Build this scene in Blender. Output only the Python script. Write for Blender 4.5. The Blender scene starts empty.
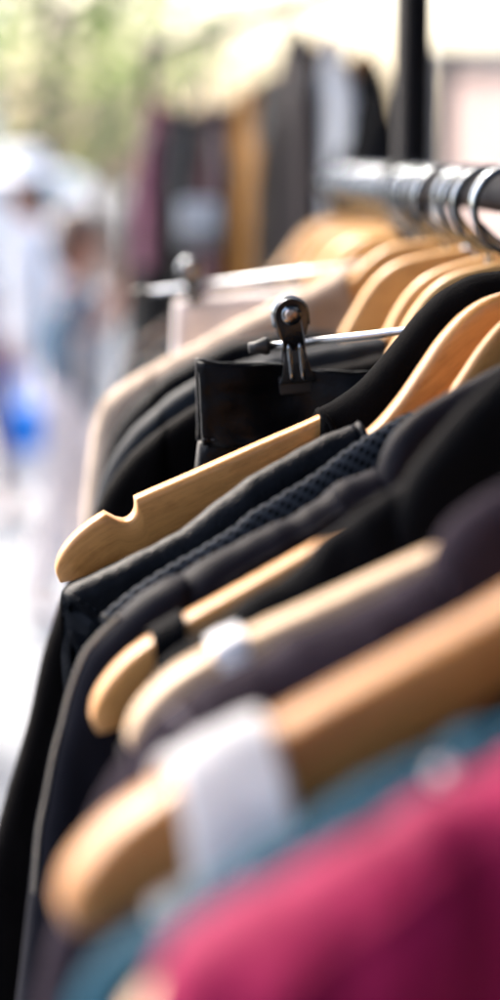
import bpy, bmesh, math, random
from mathutils import Vector, Matrix, noise
from mathutils.bvhtree import BVHTree
random.seed(7)
S = bpy.context.scene
COL = S.collection
PI = math.pi
PITCH = math.atan(335 / 2083)
ZC = 1.56                       # eye height = height of the hook tops
CP, SP = math.cos(PITCH), math.sin(PITCH)

# ------------------------------------------------------------------ scene bookkeeping
def mesh_ob(name, verts, faces, mat, parent=None, smooth=True, uvs=None, mats=None, midx=None):
    me = bpy.data.meshes.new(name)
    off = Vector(parent['_o']) if parent is not None and '_o' in parent else Vector((0, 0, 0))
    me.from_pydata([tuple(Vector(v) - off) for v in verts], [], faces)
    me.materials.append(mat)
    for m in (mats or []):
        me.materials.append(m)
    if midx:
        for p, k in zip(me.polygons, midx):
            p.material_index = k
    if uvs is not None:
        lay = me.uv_layers.new(name='UVMap')
        for l in me.loops:
            lay.data[l.index].uv = uvs[l.vertex_index]
    for p in me.polygons:
        p.use_smooth = smooth
    me.validate()
    ob = bpy.data.objects.new(name, me)
    COL.objects.link(ob)
    if parent is not None:
        ob.parent = parent
    ob['_o'] = tuple(off)
    return ob

def thing(name, label, cat, loc, group=None, kind=None):
    o = bpy.data.objects.new(name, None)
    COL.objects.link(o)
    o.location = loc
    o.empty_display_size = .05
    o['_o'] = tuple(loc)
    tag(o, label, cat, group, kind)
    return o

def tag(o, label=None, cat=None, group=None, kind=None):
    if label: o['label'] = label
    if cat: o['category'] = cat
    if group: o['group'] = group
    if kind: o['kind'] = kind
    return o

class MB:
    def __init__(s): s.v = []; s.f = []
    def add(s, vs, fs):
        n = len(s.v); s.v += [Vector(v) for v in vs]; s.f += [[i + n for i in f] for f in fs]
    def build(s, name, mat, parent=None, smooth=True):
        return mesh_ob(name, s.v, s.f, mat, parent, smooth)
    def tube(s, pts, r, n=10, closed=False, flat=None):
        pts = [Vector(p) for p in pts]
        N = len(pts)
        rs = r if isinstance(r, (list, tuple)) else [r] * N
        rings = []
        up = None
        for i, p in enumerate(pts):
            a = pts[(i - 1) % N] if (closed or i > 0) else p
            b = pts[(i + 1) % N] if (closed or i < N - 1) else p
            t = (b - a).normalized()
            if up is None:
                up = Vector((0, 0, 1)) if abs(t.z) < .9 else Vector((1, 0, 0))
            x = t.cross(up).normalized(); up = x.cross(t).normalized()
            rings.append([p + (x * math.cos(2 * PI * k / n) + up * math.sin(2 * PI * k / n)) * rs[i] for k in range(n)])
        vs = [v for rg in rings for v in rg]; fs = []
        for i in range(N if closed else N - 1):
            for k in range(n):
                a = i * n + k; b = i * n + (k + 1) % n
                c = ((i + 1) % N) * n + (k + 1) % n; d = ((i + 1) % N) * n + k
                fs.append([a, b, c, d])
        if not closed:
            fs.append(list(range(n))[::-1]); fs.append([(N - 1) * n + k for k in range(n)])
        s.add(vs, fs)
    def box(s, c, ax, ay, az, hx, hy, hz, bev=0.0):
        c, ax, ay, az = Vector(c), Vector(ax), Vector(ay), Vector(az)
        bm = bmesh.new()
        bmesh.ops.create_cube(bm, size=2)
        for v in bm.verts:
            v.co = Vector((v.co.x * hx, v.co.y * hy, v.co.z * hz))
        if bev > 0:
            bmesh.ops.bevel(bm, geom=bm.edges[:], offset=bev, segments=3, affect='EDGES', profile=.5)
        bm.verts.index_update()
        s.add([c + ax * v.co.x + ay * v.co.y + az * v.co.z for v in bm.verts], [[v.index for v in f.verts] for f in bm.faces])
        bm.free()
    def prism(s, pts2, org, ax, ay, az, t0, t1, offs=None):
        """outline pts2 in (ax,ay), thickness t0..t1 along az; offs(x,y) extra shift along az"""
        org, ax, ay, az = Vector(org), Vector(ax), Vector(ay), Vector(az)
        n = len(pts2)
        o = offs or (lambda x, y: 0)
        A = [org + ax * x + ay * y + az * (t0 + o(x, y)) for x, y in pts2]
        B = [org + ax * x + ay * y + az * (t1 + o(x, y)) for x, y in pts2]
        fs = [list(range(n))[::-1], [n + i for i in range(n)]]
        fs += [[i, (i + 1) % n, n + (i + 1) % n, n + i] for i in range(n)]
        s.add(A + B, fs)
    def ball(s, c, r, seg=12, rin=8, sc=(1, 1, 1)):
        bm = bmesh.new()
        bmesh.ops.create_uvsphere(bm, u_segments=seg, v_segments=rin, radius=r)
        bm.verts.index_update()
        s.add([Vector(c) + Vector((v.co.x * sc[0], v.co.y * sc[1], v.co.z * sc[2])) for v in bm.verts], [[v.index for v in f.verts] for f in bm.faces])
        bm.free()

# ------------------------------------------------------------------ materials
def mat_new(name):
    m = bpy.data.materials.new(name); m.use_nodes = True
    nt = m.node_tree
    b = nt.nodes['Principled BSDF']
    return m, nt, b
def N(nt, t, **kw):
    n = nt.nodes.new(t)
    for k, v in kw.items():
        if k in n.inputs: n.inputs[k].default_value = v
        else: setattr(n, k, v)
    return n
def ramp(nt, fac, stops):
    r = nt.nodes.new('ShaderNodeValToRGB')
    e = r.color_ramp.elements
    while len(e) < len(stops): e.new(.5)
    for q, (p, c) in zip(e, stops):
        q.position = p; q.color = (c[0], c[1], c[2], 1)
    nt.links.new(fac, r.inputs[0])
    return r
def bump(nt, b, h, strength, dist=.001, prev=None):
    n = N(nt, 'ShaderNodeBump', Strength=strength, Distance=dist)
    nt.links.new(h, n.inputs['Height'])
    if prev: nt.links.new(prev.outputs[0], n.inputs['Normal'])
    nt.links.new(n.outputs[0], b.inputs['Normal'])
    return n
def objco(nt, scale=(1, 1, 1)):
    tc = nt.nodes.new('ShaderNodeTexCoord')
    mp = nt.nodes.new('ShaderNodeMapping'); mp.inputs['Scale'].default_value = scale
    nt.links.new(tc.outputs['Object'], mp.inputs[0])
    return mp.outputs[0]

def cloth(name, c, rough=.85, sheen=.0, weave=1400, bs=.25, var=.25, spec=.3, sheen_tint=(1, 1, 1)):
    m, nt, b = mat_new(name)
    co = objco(nt)
    n1 = N(nt, 'ShaderNodeTexNoise', Scale=28.0, Detail=4.0); nt.links.new(co, n1.inputs['Vector'])
    lo = [x * (1 - var) for x in c]; hi = [min(1, x * (1 + var)) for x in c]
    r = ramp(nt, n1.outputs[0], [(.3, lo), (.7, hi)])
    nt.links.new(r.outputs[0], b.inputs['Base Color'])
    b.inputs['Roughness'].default_value = rough
    b.inputs['Specular IOR Level'].default_value = spec
    b.inputs['Sheen Weight'].default_value = sheen
    b.inputs['Sheen Tint'].default_value = (*sheen_tint, 1)
    n2 = N(nt, 'ShaderNodeTexNoise', Scale=float(weave), Detail=2.0); nt.links.new(co, n2.inputs['Vector'])
    b1 = bump(nt, b, n2.outputs[0], bs, .0006)
    n3 = N(nt, 'ShaderNodeTexNoise', Scale=55.0, Detail=3.0); nt.links.new(co, n3.inputs['Vector'])
    bump(nt, b, n3.outputs[0], .25, .002, b1)
    return m

def leather(name, c, rough=.36, grain=520, gs=.55, perf=False, spec=.5):
    m, nt, b = mat_new(name)
    co = objco(nt)
    n1 = N(nt, 'ShaderNodeTexNoise', Scale=40.0, Detail=5.0); nt.links.new(co, n1.inputs['Vector'])
    r = ramp(nt, n1.outputs[0], [(.3, [x * .8 for x in c]), (.7, [x * 1.25 for x in c])])
    rr = N(nt, 'ShaderNodeMapRange'); rr.inputs[3].default_value = rough - .06; rr.inputs[4].default_value = rough + .1
    nt.links.new(n1.outputs[0], rr.inputs[0])
    vo = N(nt, 'ShaderNodeTexVoronoi', Scale=float(grain)); vo.feature = 'SMOOTH_F1'
    nw = N(nt, 'ShaderNodeTexNoise', Scale=200.0); nt.links.new(co, nw.inputs['Vector'])
    mx = N(nt, 'ShaderNodeMix'); mx.data_type = 'VECTOR'; mx.inputs[0].default_value = .012
    nt.links.new(co, mx.inputs[4]); nt.links.new(nw.outputs['Color'], mx.inputs[5])
    nt.links.new(mx.outputs[1], vo.inputs['Vector'])
    b1 = bump(nt, b, vo.outputs['Distance'], gs, .0006)
    n3 = N(nt, 'ShaderNodeTexNoise', Scale=70.0, Detail=4.0); nt.links.new(co, n3.inputs['Vector'])
    b2 = bump(nt, b, n3.outputs[0], .35, .002, b1)
    b.inputs['Specular IOR Level'].default_value = spec
    if not perf:
        nt.links.new(r.outputs[0], b.inputs['Base Color']); nt.links.new(rr.outputs[0], b.inputs['Roughness'])
        return m
    # punched holes on a diagonal grid, from the cloth's own centimetre coordinates
    uv = nt.nodes.new('ShaderNodeUVMap'); uv.uv_map = 'UVMap'
    sp = nt.nodes.new('ShaderNodeSeparateXYZ'); nt.links.new(uv.outputs[0], sp.inputs[0])
    def mth(op, a, bb=None):
        q = nt.nodes.new('ShaderNodeMath'); q.operation = op
        for i, x in enumerate((a, bb)):
            if x is None: continue
            if isinstance(x, (int, float)): q.inputs[i].default_value = x
            else: nt.links.new(x, q.inputs[i])
        return q.outputs[0]
    p = .56
    s = mth('ADD', sp.outputs[0], sp.outputs[1]); d = mth('SUBTRACT', sp.outputs[0], sp.outputs[1])
    fx = mth('SUBTRACT', mth('FRACT', mth('DIVIDE', s, p)), .5)
    fy = mth('SUBTRACT', mth('FRACT', mth('DIVIDE', d, p)), .5)
    dd = mth('SQRT', mth('ADD', mth('MULTIPLY', fx, fx), mth('MULTIPLY', fy, fy)))
    hole = N(nt, 'ShaderNodeMapRange'); nt.links.new(dd, hole.inputs[0])
    hole.inputs[1].default_value = .33; hole.inputs[2].default_value = .27
    hole.inputs[3].default_value = 0; hole.inputs[4].default_value = 1
    mc = N(nt, 'ShaderNodeMix'); mc.data_type = 'RGBA'
    nt.links.new(hole.outputs[0], mc.inputs[0]); nt.links.new(r.outputs[0], mc.inputs[6]); mc.inputs[7].default_value = (.0015, .0015, .002, 1)
    nt.links.new(mc.outputs[2], b.inputs['Base Color'])
    ro = mth('ADD', rr.outputs[0], mth('MULTIPLY', hole.outputs[0], .5))
    nt.links.new(ro, b.inputs['Roughness'])
    spn = mth('SUBTRACT', spec, mth('MULTIPLY', hole.outputs[0], spec))
    nt.links.new(spn, b.inputs['Specular IOR Level'])
    inv = mth('SUBTRACT', 1.0, hole.outputs[0])
    bump(nt, b, inv, .06, .0003, b2)
    return m

def wood(name, c1, c2, rough=.38):
    m, nt, b = mat_new(name)
    uv = nt.nodes.new('ShaderNodeUVMap'); uv.uv_map = 'UVMap'
    mp = N(nt, 'ShaderNodeMapping'); mp.inputs['Scale'].default_value = (.14, 3.4, 1)
    nt.links.new(uv.outputs[0], mp.inputs[0])
    oi = nt.nodes.new('ShaderNodeObjectInfo')
    cmb = nt.nodes.new('ShaderNodeCombineXYZ'); ml = N(nt, 'ShaderNodeMath', operation='MULTIPLY'); ml.inputs[1].default_value = 40
    nt.links.new(oi.outputs['Random'], ml.inputs[0]); nt.links.new(ml.outputs[0], cmb.inputs[0]); nt.links.new(ml.outputs[0], cmb.inputs[1])
    nt.links.new(cmb.outputs[0], mp.inputs['Location'])
    n1 = N(nt, 'ShaderNodeTexNoise', Scale=1.0, Detail=6.0, Roughness=.6, Distortion=.4); nt.links.new(mp.outputs[0], n1.inputs['Vector'])
    r = ramp(nt, n1.outputs[0], [(.28, c2), (.5, c1), (.75, [min(1, x * 1.12) for x in c1])])
    mp2 = N(nt, 'ShaderNodeMapping'); mp2.inputs['Scale'].default_value = (1.2, 24, 1)
    nt.links.new(uv.outputs[0], mp2.inputs[0])
    n2 = N(nt, 'ShaderNodeTexNoise', Scale=1.0, Detail=3.0); nt.links.new(mp2.outputs[0], n2.inputs['Vector'])
    mr = N(nt, 'ShaderNodeMapRange'); mr.inputs[1].default_value = .55; mr.inputs[2].default_value = .72; mr.inputs[4].default_value = .55
    nt.links.new(n2.outputs[0], mr.inputs[0])
    mc = N(nt, 'ShaderNodeMix'); mc.data_type = 'RGBA'; mc.inputs[7].default_value = (c2[0] * .6, c2[1] * .55, c2[2] * .5, 1)
    nt.links.new(mr.outputs[0], mc.inputs[0]); nt.links.new(r.outputs[0], mc.inputs[6])
    mp3 = N(nt, 'ShaderNodeMapping'); mp3.inputs['Scale'].default_value = (.35, .8, 1)
    nt.links.new(uv.outputs[0], mp3.inputs[0]); nt.links.new(cmb.outputs[0], mp3.inputs['Location'])
    n3 = N(nt, 'ShaderNodeTexNoise', Scale=1.0, Detail=5.0, Roughness=.65); nt.links.new(mp3.outputs[0], n3.inputs['Vector'])
    rs = ramp(nt, n3.outputs[0], [(.36, (.74, .68, .62)), (.5, (1, 1, 1)), (.8, (1.0, .97, .93))])
    ms = N(nt, 'ShaderNodeMix'); ms.data_type = 'RGBA'; ms.blend_type = 'MULTIPLY'; ms.inputs[0].default_value = .8
    nt.links.new(mc.outputs[2], ms.inputs[6]); nt.links.new(rs.outputs[0], ms.inputs[7])
    nt.links.new(ms.outputs[2], b.inputs['Base Color'])
    b.inputs['Roughness'].default_value = rough
    b.inputs['Specular IOR Level'].default_value = .4; b.inputs['Coat Weight'].default_value = .1; b.inputs['Coat Roughness'].default_value = .22
    bump(nt, b, n2.outputs[0], .12, .0005)
    return m

def plain(name, c, rough=.5, metal=0, spec=.5, ns=30, var=.12, bs=0.0):
    m, nt, b = mat_new(name)
    co = objco(nt)
    n1 = N(nt, 'ShaderNodeTexNoise', Scale=float(ns), Detail=4.0); nt.links.new(co, n1.inputs['Vector'])
    r = ramp(nt, n1.outputs[0], [(.3, [x * (1 - var) for x in c]), (.7, [min(1, x * (1 + var)) for x in c])])
    nt.links.new(r.outputs[0], b.inputs['Base Color'])
    b.inputs['Roughness'].default_value = rough; b.inputs['Metallic'].default_value = metal
    b.inputs['Specular IOR Level'].default_value = spec
    if bs: bump(nt, b, n1.outputs[0], bs, .004)
    return m

M = {}
M['beech'] = wood('beech_wood', (.57, .275, .082), (.46, .20, .055))
M['maple'] = wood('maple_wood', (.62, .355, .135), (.51, .27, .09))
M['pale_beech'] = wood('pale_beech_wood', (.62, .42, .25), (.52, .33, .18))
M['honey'] = wood('honey_wood', (.48, .215, .062), (.38, .155, .042))
M['chrome'] = plain('chrome', (.24, .265, .29), .07, 1.0, ns=60, var=.05)
M['steel'] = plain('brushed_steel', (.58, .60, .62), .22, 1.0, ns=200, var=.08)
M['rail_steel'] = plain('worn_rail_steel', (.012, .012, .015), .5, 0, .02, ns=90, var=.25)
M['dark_chrome'] = plain('dark_chrome', (.085, .092, .105), .13, 1.0, ns=80, var=.1)
M['copper'] = plain('worn_rivet', (.40, .33, .29), .25, 1.0, ns=300, var=.3)
M['rubber'] = plain('black_rubber', (.012, .012, .013), .55, ns=300)
M['black_paint'] = plain('black_paint', (.008, .008, .010), .55, spec=.06, ns=120, var=.2)
M['leather'] = leather('black_leather', (.0035, .0048, .0075), .38, grain=560, gs=.7, spec=.09)
M['leather_trouser'] = leather('soft_black_leather', (.0018, .0022, .0035), .38, grain=700, gs=.35, spec=.12)
M['perforated'] = leather('perforated_leather', (.040, .045, .054), .55, perf=True, spec=.02)
M['knit'] = cloth('black_knit', (.0025, .0025, .003), .95, .0, 900, .6, spec=.06)
M['satin'] = cloth('dark_satin', (.0080, .0082, .0125), .46, .0, 1500, .12, spec=.035)
M['black_cloth'] = cloth('black_cloth', (.0018, .002, .003), .8, .0, spec=.06)
M['plum'] = cloth('charcoal_plum', (.030, .023, .031), .7, .0, 1200, .2, spec=.02, sheen_tint=(.9, .85, 1))
M['plum_seam'] = cloth('plum_seam', (.17, .14, .165), .7, .2)
M['teal'] = cloth('teal_denim', (.012, .052, .082), .7, .0, 1300, .3, spec=.06, sheen_tint=(.6, .9, 1))
M['magenta'] = cloth('raspberry_satin', (.27, .008, .058), .65, .07, 1500, .12, spec=.10, sheen_tint=(1, .65, .8))
M['white_cotton'] = cloth('white_cotton', (.80, .80, .82), .85, .0)
def thin(m, c, f):
    nt = m.node_tree; out = [n for n in nt.nodes if n.type == 'OUTPUT_MATERIAL'][0]; b = nt.nodes['Principled BSDF']
    tr = nt.nodes.new('ShaderNodeBsdfTranslucent'); tr.inputs[0].default_value = (*c, 1)
    mx = nt.nodes.new('ShaderNodeMixShader'); mx.inputs[0].default_value = f
    nt.links.new(b.outputs[0], mx.inputs[1]); nt.links.new(tr.outputs[0], mx.inputs[2]); nt.links.new(mx.outputs[0], out.inputs[0])
thin(M['white_cotton'], (.85, .85, .88), .35)
M['cream'] = cloth('cream_cotton', (.62, .55, .53), .85, .1)
M['white_plastic'] = plain('white_plastic', (.80, .79, .80), .35)
M['slate'] = cloth('slate_cloth', (.010, .013, .018), .6, .0, spec=.12)
M['charcoal'] = cloth('charcoal_cloth', (.007, .008, .011), .6, .0, spec=.15)
M['ink'] = cloth('ink_cloth', (.0018, .0022, .0035), .65, .0, spec=.06)
M['rosewood'] = cloth('brown_black_cloth', (.0022, .0018, .002), .7, .0, spec=.03)
M['tan'] = cloth('beige_wool', (.38, .295, .23), .95, .1, 500, .8, .35)
M['piping'] = cloth('beige_piping', (.30, .265, .215), .8, 0, 900, .3)
M['thread'] = plain('dark_thread', (.030, .034, .042), .6)
M['grey'] = cloth('grey_wool', (.06, .06, .055), .9, .2)
M['mauve'] = cloth('mauve_wool', (.20, .055, .10), .9, .2)
M['maroon'] = cloth('maroon_cloth', (.06, .008, .016), .8, .2)
M['mustard'] = cloth('mustard_cloth', (.34, .135, .005), .8, .2)
M['taupe'] = cloth('taupe_cloth', (.05, .042, .036), .85, .0, spec=.1)
M['brown'] = cloth('brown_cloth', (.03, .018, .015), .8, .2)
M['stone'] = cloth('stone_cloth', (.26, .25, .25), .9, .1)
M['lilac'] = cloth('lilac_cotton', (.20, .16, .32), .9, .1)
M['denim'] = cloth('blue_denim', (.004, .060, .115), .85, .1)
M['navy'] = cloth('navy_cloth', (.012, .025, .06), .85, .1)
M['blue_bag'] = plain('bright_blue_nylon', (.001, .20, .72), .6, spec=.1)
M['skin'] = plain('skin', (.34, .15, .09), .5, ns=20)
M['hair_brown'] = plain('brown_hair', (.06, .03, .018), .6, ns=80, var=.4)
M['hair_dark'] = plain('dark_hair', (.012, .010, .010), .5, ns=80, var=.4)
M['eye'] = plain('eye_dark', (.02, .015, .012), .2)
M['lips'] = plain('lips', (.38, .12, .10), .5)
M['shoe'] = plain('white_shoe', (.6, .6, .6), .6)

# ------------------------------------------------------------------ frames along the rail
RN = math.hypot(1, .0474)
RDIR = Vector((-.0474, 1, 0)) / RN
RLEFT = Vector((-1, -.0474, 0)) / RN
def railx(y): return .192 - .0474 * y

class Plane:
    """vertical plane of a hanger: u to its left end (cm), v down from the hook top (cm), w towards the viewer (cm)"""
    def __init__(s, y, tw=.1, O=None, left=RLEFT, rd=RDIR):
        s.O = Vector(O) if O is not None else Vector((railx(y), y, ZC))
        s.U = (left * math.cos(tw) - rd * math.sin(tw)).normalized()
        s.V = Vector((0, 0, -1))
        s.W = (-rd * math.cos(tw) - left * math.sin(tw)).normalized()
        s.y = y
    def pt(s, u, v, w=0):
        return s.O + (s.U * u + s.V * v + s.W * w) * .01
    def uv(s, px, py):
        dx, dy = (px - 250) / 2083, (500 - py) / 2083
        d = Vector((dx, CP + dy * SP, -SP + dy * CP))
        t = (s.O - Vector((0, 0, ZC))).dot(s.W) / d.dot(s.W)
        q = Vector((0, 0, ZC)) + d * t - s.O
        return (q.dot(s.U) * 100, -q.z * 100)
    def px(s, pts): return [s.uv(*p) for p in pts]

def spline(pts, n, loop=False):
    """Catmull-Rom resampled evenly to n points"""
    pts = [Vector(p) for p in pts]
    if len(pts) == 2:
        return [pts[0].lerp(pts[1], i / (n - 1)) for i in range(n)]
    d = []
    for i in range(len(pts) - 1):
        p0 = pts[i - 1] if i > 0 else pts[0] * 2 - pts[1]
        p1, p2 = pts[i], pts[i + 1]
        p3 = pts[i + 2] if i + 2 < len(pts) else pts[-1] * 2 - pts[-2]
        for k in range(14):
            t = k / 14
            d.append(.5 * ((2 * p1) + (p2 - p0) * t + (2 * p0 - 5 * p1 + 4 * p2 - p3) * t * t + (3 * p1 - p0 - 3 * p2 + p3) * t ** 3))
    d.append(pts[-1])
    L = [0]
    for a, b in zip(d[:-1], d[1:]): L.append(L[-1] + (b - a).length)
    out = []; k = 0
    for i in range(n):
        s = L[-1] * i / (n - 1)
        while k < len(d) - 2 and L[k + 1] < s: k += 1
        f = (s - L[k]) / max(1e-9, L[k + 1] - L[k])
        out.append(d[k].lerp(d[k + 1], min(1, max(0, f))))
    return out

# ------------------------------------------------------------------ wooden hanger
TOPC = [(0, 5.0), (2.5, 5.05), (4.5, 5.3), (5.8, 5.9), (6.9, 6.9), (7.9, 8.2), (8.9, 9.5), (10, 10.6), (11.5, 11.5), (14, 12.65), (17, 14.05), (19.5, 15.2), (21.3, 16.2), (22.4, 17.3), (22.8, 18.3), (22.6, 18.95)]
BOTC = [(0, 9.0), (1.8, 9.1), (3.3, 9.5), (4.4, 10.0), (5.2, 10.5), (6.2, 11.0), (7.5, 11.6), (9, 12.3), (10.7, 13.2), (13.1, 14.6), (16.1, 16.0), (18.6, 17.3), (20.2, 18.0), (21.2, 18.5), (22.0, 18.85), (22.5, 18.98)]
def arms(n=90):
    ts = spline([(i, 0) for i in range(len(TOPC))], n)
    def cr(c, x):
        i = min(int(x), len(c) - 2); t = x - i
        P = [Vector(q) for q in c]
        p1, p2 = P[i], P[i + 1]
        p0 = P[i - 1] if i else Vector((-P[1].x, P[1].y)); p3 = P[i + 2] if i + 2 < len(P) else P[-1]
        return .5 * ((2 * p1) + (p2 - p0) * t + (2 * p0 - 5 * p1 + 4 * p2 - p3) * t * t + (3 * p1 - p0 - 3 * p2 + p3) * t ** 3)
    xs = []
    for i in range(n): xs.append(14.999 * i / (n - 1))
    xs += [10.7 + .03 * k for k in range(22)]       # close stations across the notch
    xs = sorted(set(round(x, 4) for x in xs))
    return [(cr(TOPC, x), cr(BOTC, x)) for x in xs]
ARMS = arms()

def hanger(P, label, matk='beech', du=0, tilt=0, T=1.4, curve=.8, notch=20.0, nd=.8, name='wooden_hanger', sag=0, dv=0):
    t = math.radians(tilt); ct, st = math.cos(t), math.sin(t)
    def H(u, v, w=0):
        v = v + sag * (u / 22) ** 2 + (dv if v > 4.6 else 0)
        return P.pt(u * ct - v * st + du * max(0, min(1, (v - 2.6) / 2.6)), u * st + v * ct, w)
    root = thing(name, label, 'clothes hanger', P.O, 'wooden clothes hangers on the rail')
    secs = []
    right = [(Vector((-a.x, a.y)), Vector((-b.x, b.y))) for a, b in ARMS[1:]][::-1]
    for a, b in right + ARMS:
        a = a.copy(); b = b.copy()
        q = abs(abs(a.x) - notch)
        if notch and q < .54:
            k = math.sqrt(max(0, 1 - (q / .54) ** 2)) ** .9 * nd
            dr = (b - a).normalized(); a += dr * k
        secs.append((a, b))
    K = 16
    verts, uvs = [], []
    for a, b in secs:
        m = (a + b) / 2; h = (a - b) / 2
        e = min(1, h.length / .75)
        wc = curve * (abs(m.x) / 22) ** 2
        for k in range(K):
            th = 2 * PI * k / K
            cx, cy = math.cos(th), math.sin(th)
            sx = math.copysign(abs(cx) ** .36, cx); sy = math.copysign(abs(cy) ** .36, cy)
            q = m + h * sx
            verts.append(H(q.x, q.y, wc + sy * T / 2 * (.35 + .65 * e)))
            uvs.append((m.x, sx * h.length + sy * 1.7))
    n = len(secs); f = []
    for i in range(n - 1):
        for k in range(K):
            f.append([i * K + k, i * K + (k + 1) % K, (i + 1) * K + (k + 1) % K, (i + 1) * K + k])
    f.append(list(range(K))); f.append([(n - 1) * K + k for k in range(K)][::-1])
    mesh_ob('shoulder_bar', verts, f, M[matk], root, True, uvs)
    hk = MB()
    R = 2.05
    pts = [(0, 6.2), (0, 5.2), (.05, 4.85), (.5, 4.45), (1.35, 3.95)]
    for k in range(19):
        a = math.radians(-32 + k * 232 / 18)
        pts.append((R * math.cos(a) * 1.0, 2.2 - R * math.sin(a)))
    hk.tube([H(u, v) for u, v in [tuple(q) for q in spline(pts, 64)]], .0020, 10)
    ob = hk.build('hook', M['chrome'], root)
    cl = MB(); cl.tube([H(0, 5.25), H(0, 5.0), H(0, 4.88)], [.0045, .0045, .003], 12)
    cl.build('collar_ring', M['steel'], root)
    root['_f'] = 0
    return root, H

# ------------------------------------------------------------------ draped cloth
def prof(s, r, Wm, lam):
    if s <= 0: return 0
    if s < r: return math.sqrt(max(0, 2 * r * s - s * s))
    return r + (Wm - r) * (1 - math.exp(-(s - r) / lam))

def pillow(P, tops, bots, s0=None, r=.95, Wm=1.9, lam=9, rows=22, amp=.35, seed=0, wshift=0, close=0, squeeze=None, pw=2.0, fold=1.0, rf=None):
    """front and back sheets that meet along 'tops'; close>0 brings them together again along 'bots'"""
    n = len(tops); verts = []; uvs = []; faces = []
    acc = 0; idx = {}
    for i in range(n):
        a = Vector(tops[i]); b = Vector(bots[i])
        if i: acc += (a - Vector(tops[i - 1])).length
        L = (b - a).length
        o = s0[i] if s0 else 0
        arc = 0; ps = pwf = 0
        for j in range(rows):
            t = (j / (rows - 1)) ** pw
            p = a.lerp(b, t); s = L * t
            w = prof(s + o, r, Wm, lam)
            wf = prof(s + o, rf, max(Wm, rf + .4), lam) if rf else w
            if close:
                w *= max(0, 1 - t ** close); wf *= max(0, 1 - t ** close)
            sqz = squeeze(p.x, p.y) if squeeze else 1
            w *= sqz; wf *= sqz
            if j: arc += math.hypot(s - ps, wf - pwf)
            ps, pwf = s, wf
            k = min(1, s / 4.0)
            f1 = noise.noise(Vector((p.x * .30 * fold, p.y * .035, seed * 7.3))) + .5 * noise.noise(Vector((p.x * .8 * fold, p.y * .12, seed * 3.1 + 9)))
            f2 = .45 * noise.noise(Vector((p.x * .5, p.y * .5, seed + 4.4))) + .30 * noise.noise(Vector((p.x * 1.1 * fold + p.y * .5, p.y * 1.2, seed + 8.8)))
            dw = amp * (k * f1 * 1.3 + min(1, s / 1.2) * f2)
            g = dw * (1 - t ** close if close else 1) * sqz
            dv = amp * (.22 * noise.noise(Vector((acc * .40, seed * 1.7, 2))) + .16 * noise.noise(Vector((acc * 1.1, seed * 2.3, 5)))) * (1 - t)
            for sd in (1, -1):
                if j == 0 and o == 0 and sd == -1:
                    idx[(i, j, -1)] = idx[(i, j, 1)]; continue
                idx[(i, j, sd)] = len(verts)
                verts.append(P.pt(p.x, p.y + dv, wshift + sd * max(.04 if (j or o) else 0, wf if sd > 0 else w) + g))
                uvs.append((acc, arc * sd))
    for i in range(n - 1):
        for j in range(rows - 1):
            for sd in (1, -1):
                q = [idx[(i, j, sd)], idx[(i + 1, j, sd)], idx[(i + 1, j + 1, sd)], idx[(i, j + 1, sd)]]
                if sd == -1: q = q[::-1]
                qq = []
                for x in q:
                    if x not in qq: qq.append(x)
                if len(qq) > 2: faces.append(qq)
    return verts, faces, uvs

def cloth_ob(name, data, mat, parent, thick=.0014):
    v, f, uv = data
    o = mesh_ob(name, v, f, mat, parent, True, uv)
    if thick:
        md = o.modifiers.new('Solidify', 'SOLIDIFY'); md.thickness = thick; md.offset = -1
    return o

def ridge_under(H, P, u0, u1, n=9, lift=.15):
    """points on a hanger's upper edge between u0 and u1, in the frame of P"""
    out = []
    for i in range(n):
        u = u0 + (u1 - u0) * i / (n - 1)
        for (a, _), (b, _) in zip(ARMS[:-1], ARMS[1:]):
            if a.x <= u <= b.x + 1e-6 and b.x > a.x:
                v = a.y + (b.y - a.y) * (u - a.x) / (b.x - a.x); break
        q = H(u, v) - P.O
        out.append((q.dot(P.U) * 100, -q.z * 100 - lift))
    return out

def body(P, ridge, side, neck, hem, hem_u, mat, parent, armhole=0.0, seed=0, name='body', r=.95, Wm=1.9, lam=9, amp=.35, both=True, scoop_back=1.2, fold=1.0, s_neck=1.4, rows=26, rf=None):
    """a garment's body: neck = (half width, scoop depth); ridge from neck to shoulder end; side from shoulder end to hem"""
    nu, nd = ridge[0][0], neck
    vn = ridge[0][1]
    A = [(nu * k / 7, vn + nd * math.sqrt(max(0, 1 - (k / 7) ** 2))) for k in range(7)]
    B = spline(ridge, 40)
    Cc = spline(side, 26)[1:]
    L = [Vector(q) for q in A] + B + Cc
    na, nb = len(A), len(A) + len(B)
    s0 = []
    for i, q in enumerate(L):
        if i < na: s0.append(min(s_neck, (nu - q.x) * .8) if nd > 0 else 0)
        elif i < nb: s0.append(0)
        else:
            dist = (q - L[nb - 1]).length
            s0.append(min(s_neck, dist * .8) * max(0, min(1, (armhole - dist) / 4)) if dist < armhole else 0)
    ru = B[-1].x
    bots = []
    for i, q in enumerate(L):
        if i < nb: f = .86 * q.x / ru
        else: f = .86 + .14 * (i - nb + 1) / len(Cc)
        bots.append(Vector((f * hem_u, hem + (L[-1].y - hem) * max(0, (f - .86) / .14))))
    T2, B2, S2 = L, bots, s0
    if both:
        T2 = [Vector((-q.x, q.y)) for q in L[1:]][::-1] + L
        B2 = [Vector((-q.x, q.y)) for q in bots[1:]][::-1] + bots
        S2 = s0[1:][::-1] + s0
    return cloth_ob(name, pillow(P, T2, B2, S2, r, Wm, lam, rows, amp, seed, fold=fold, rf=rf), mat, parent)

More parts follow.
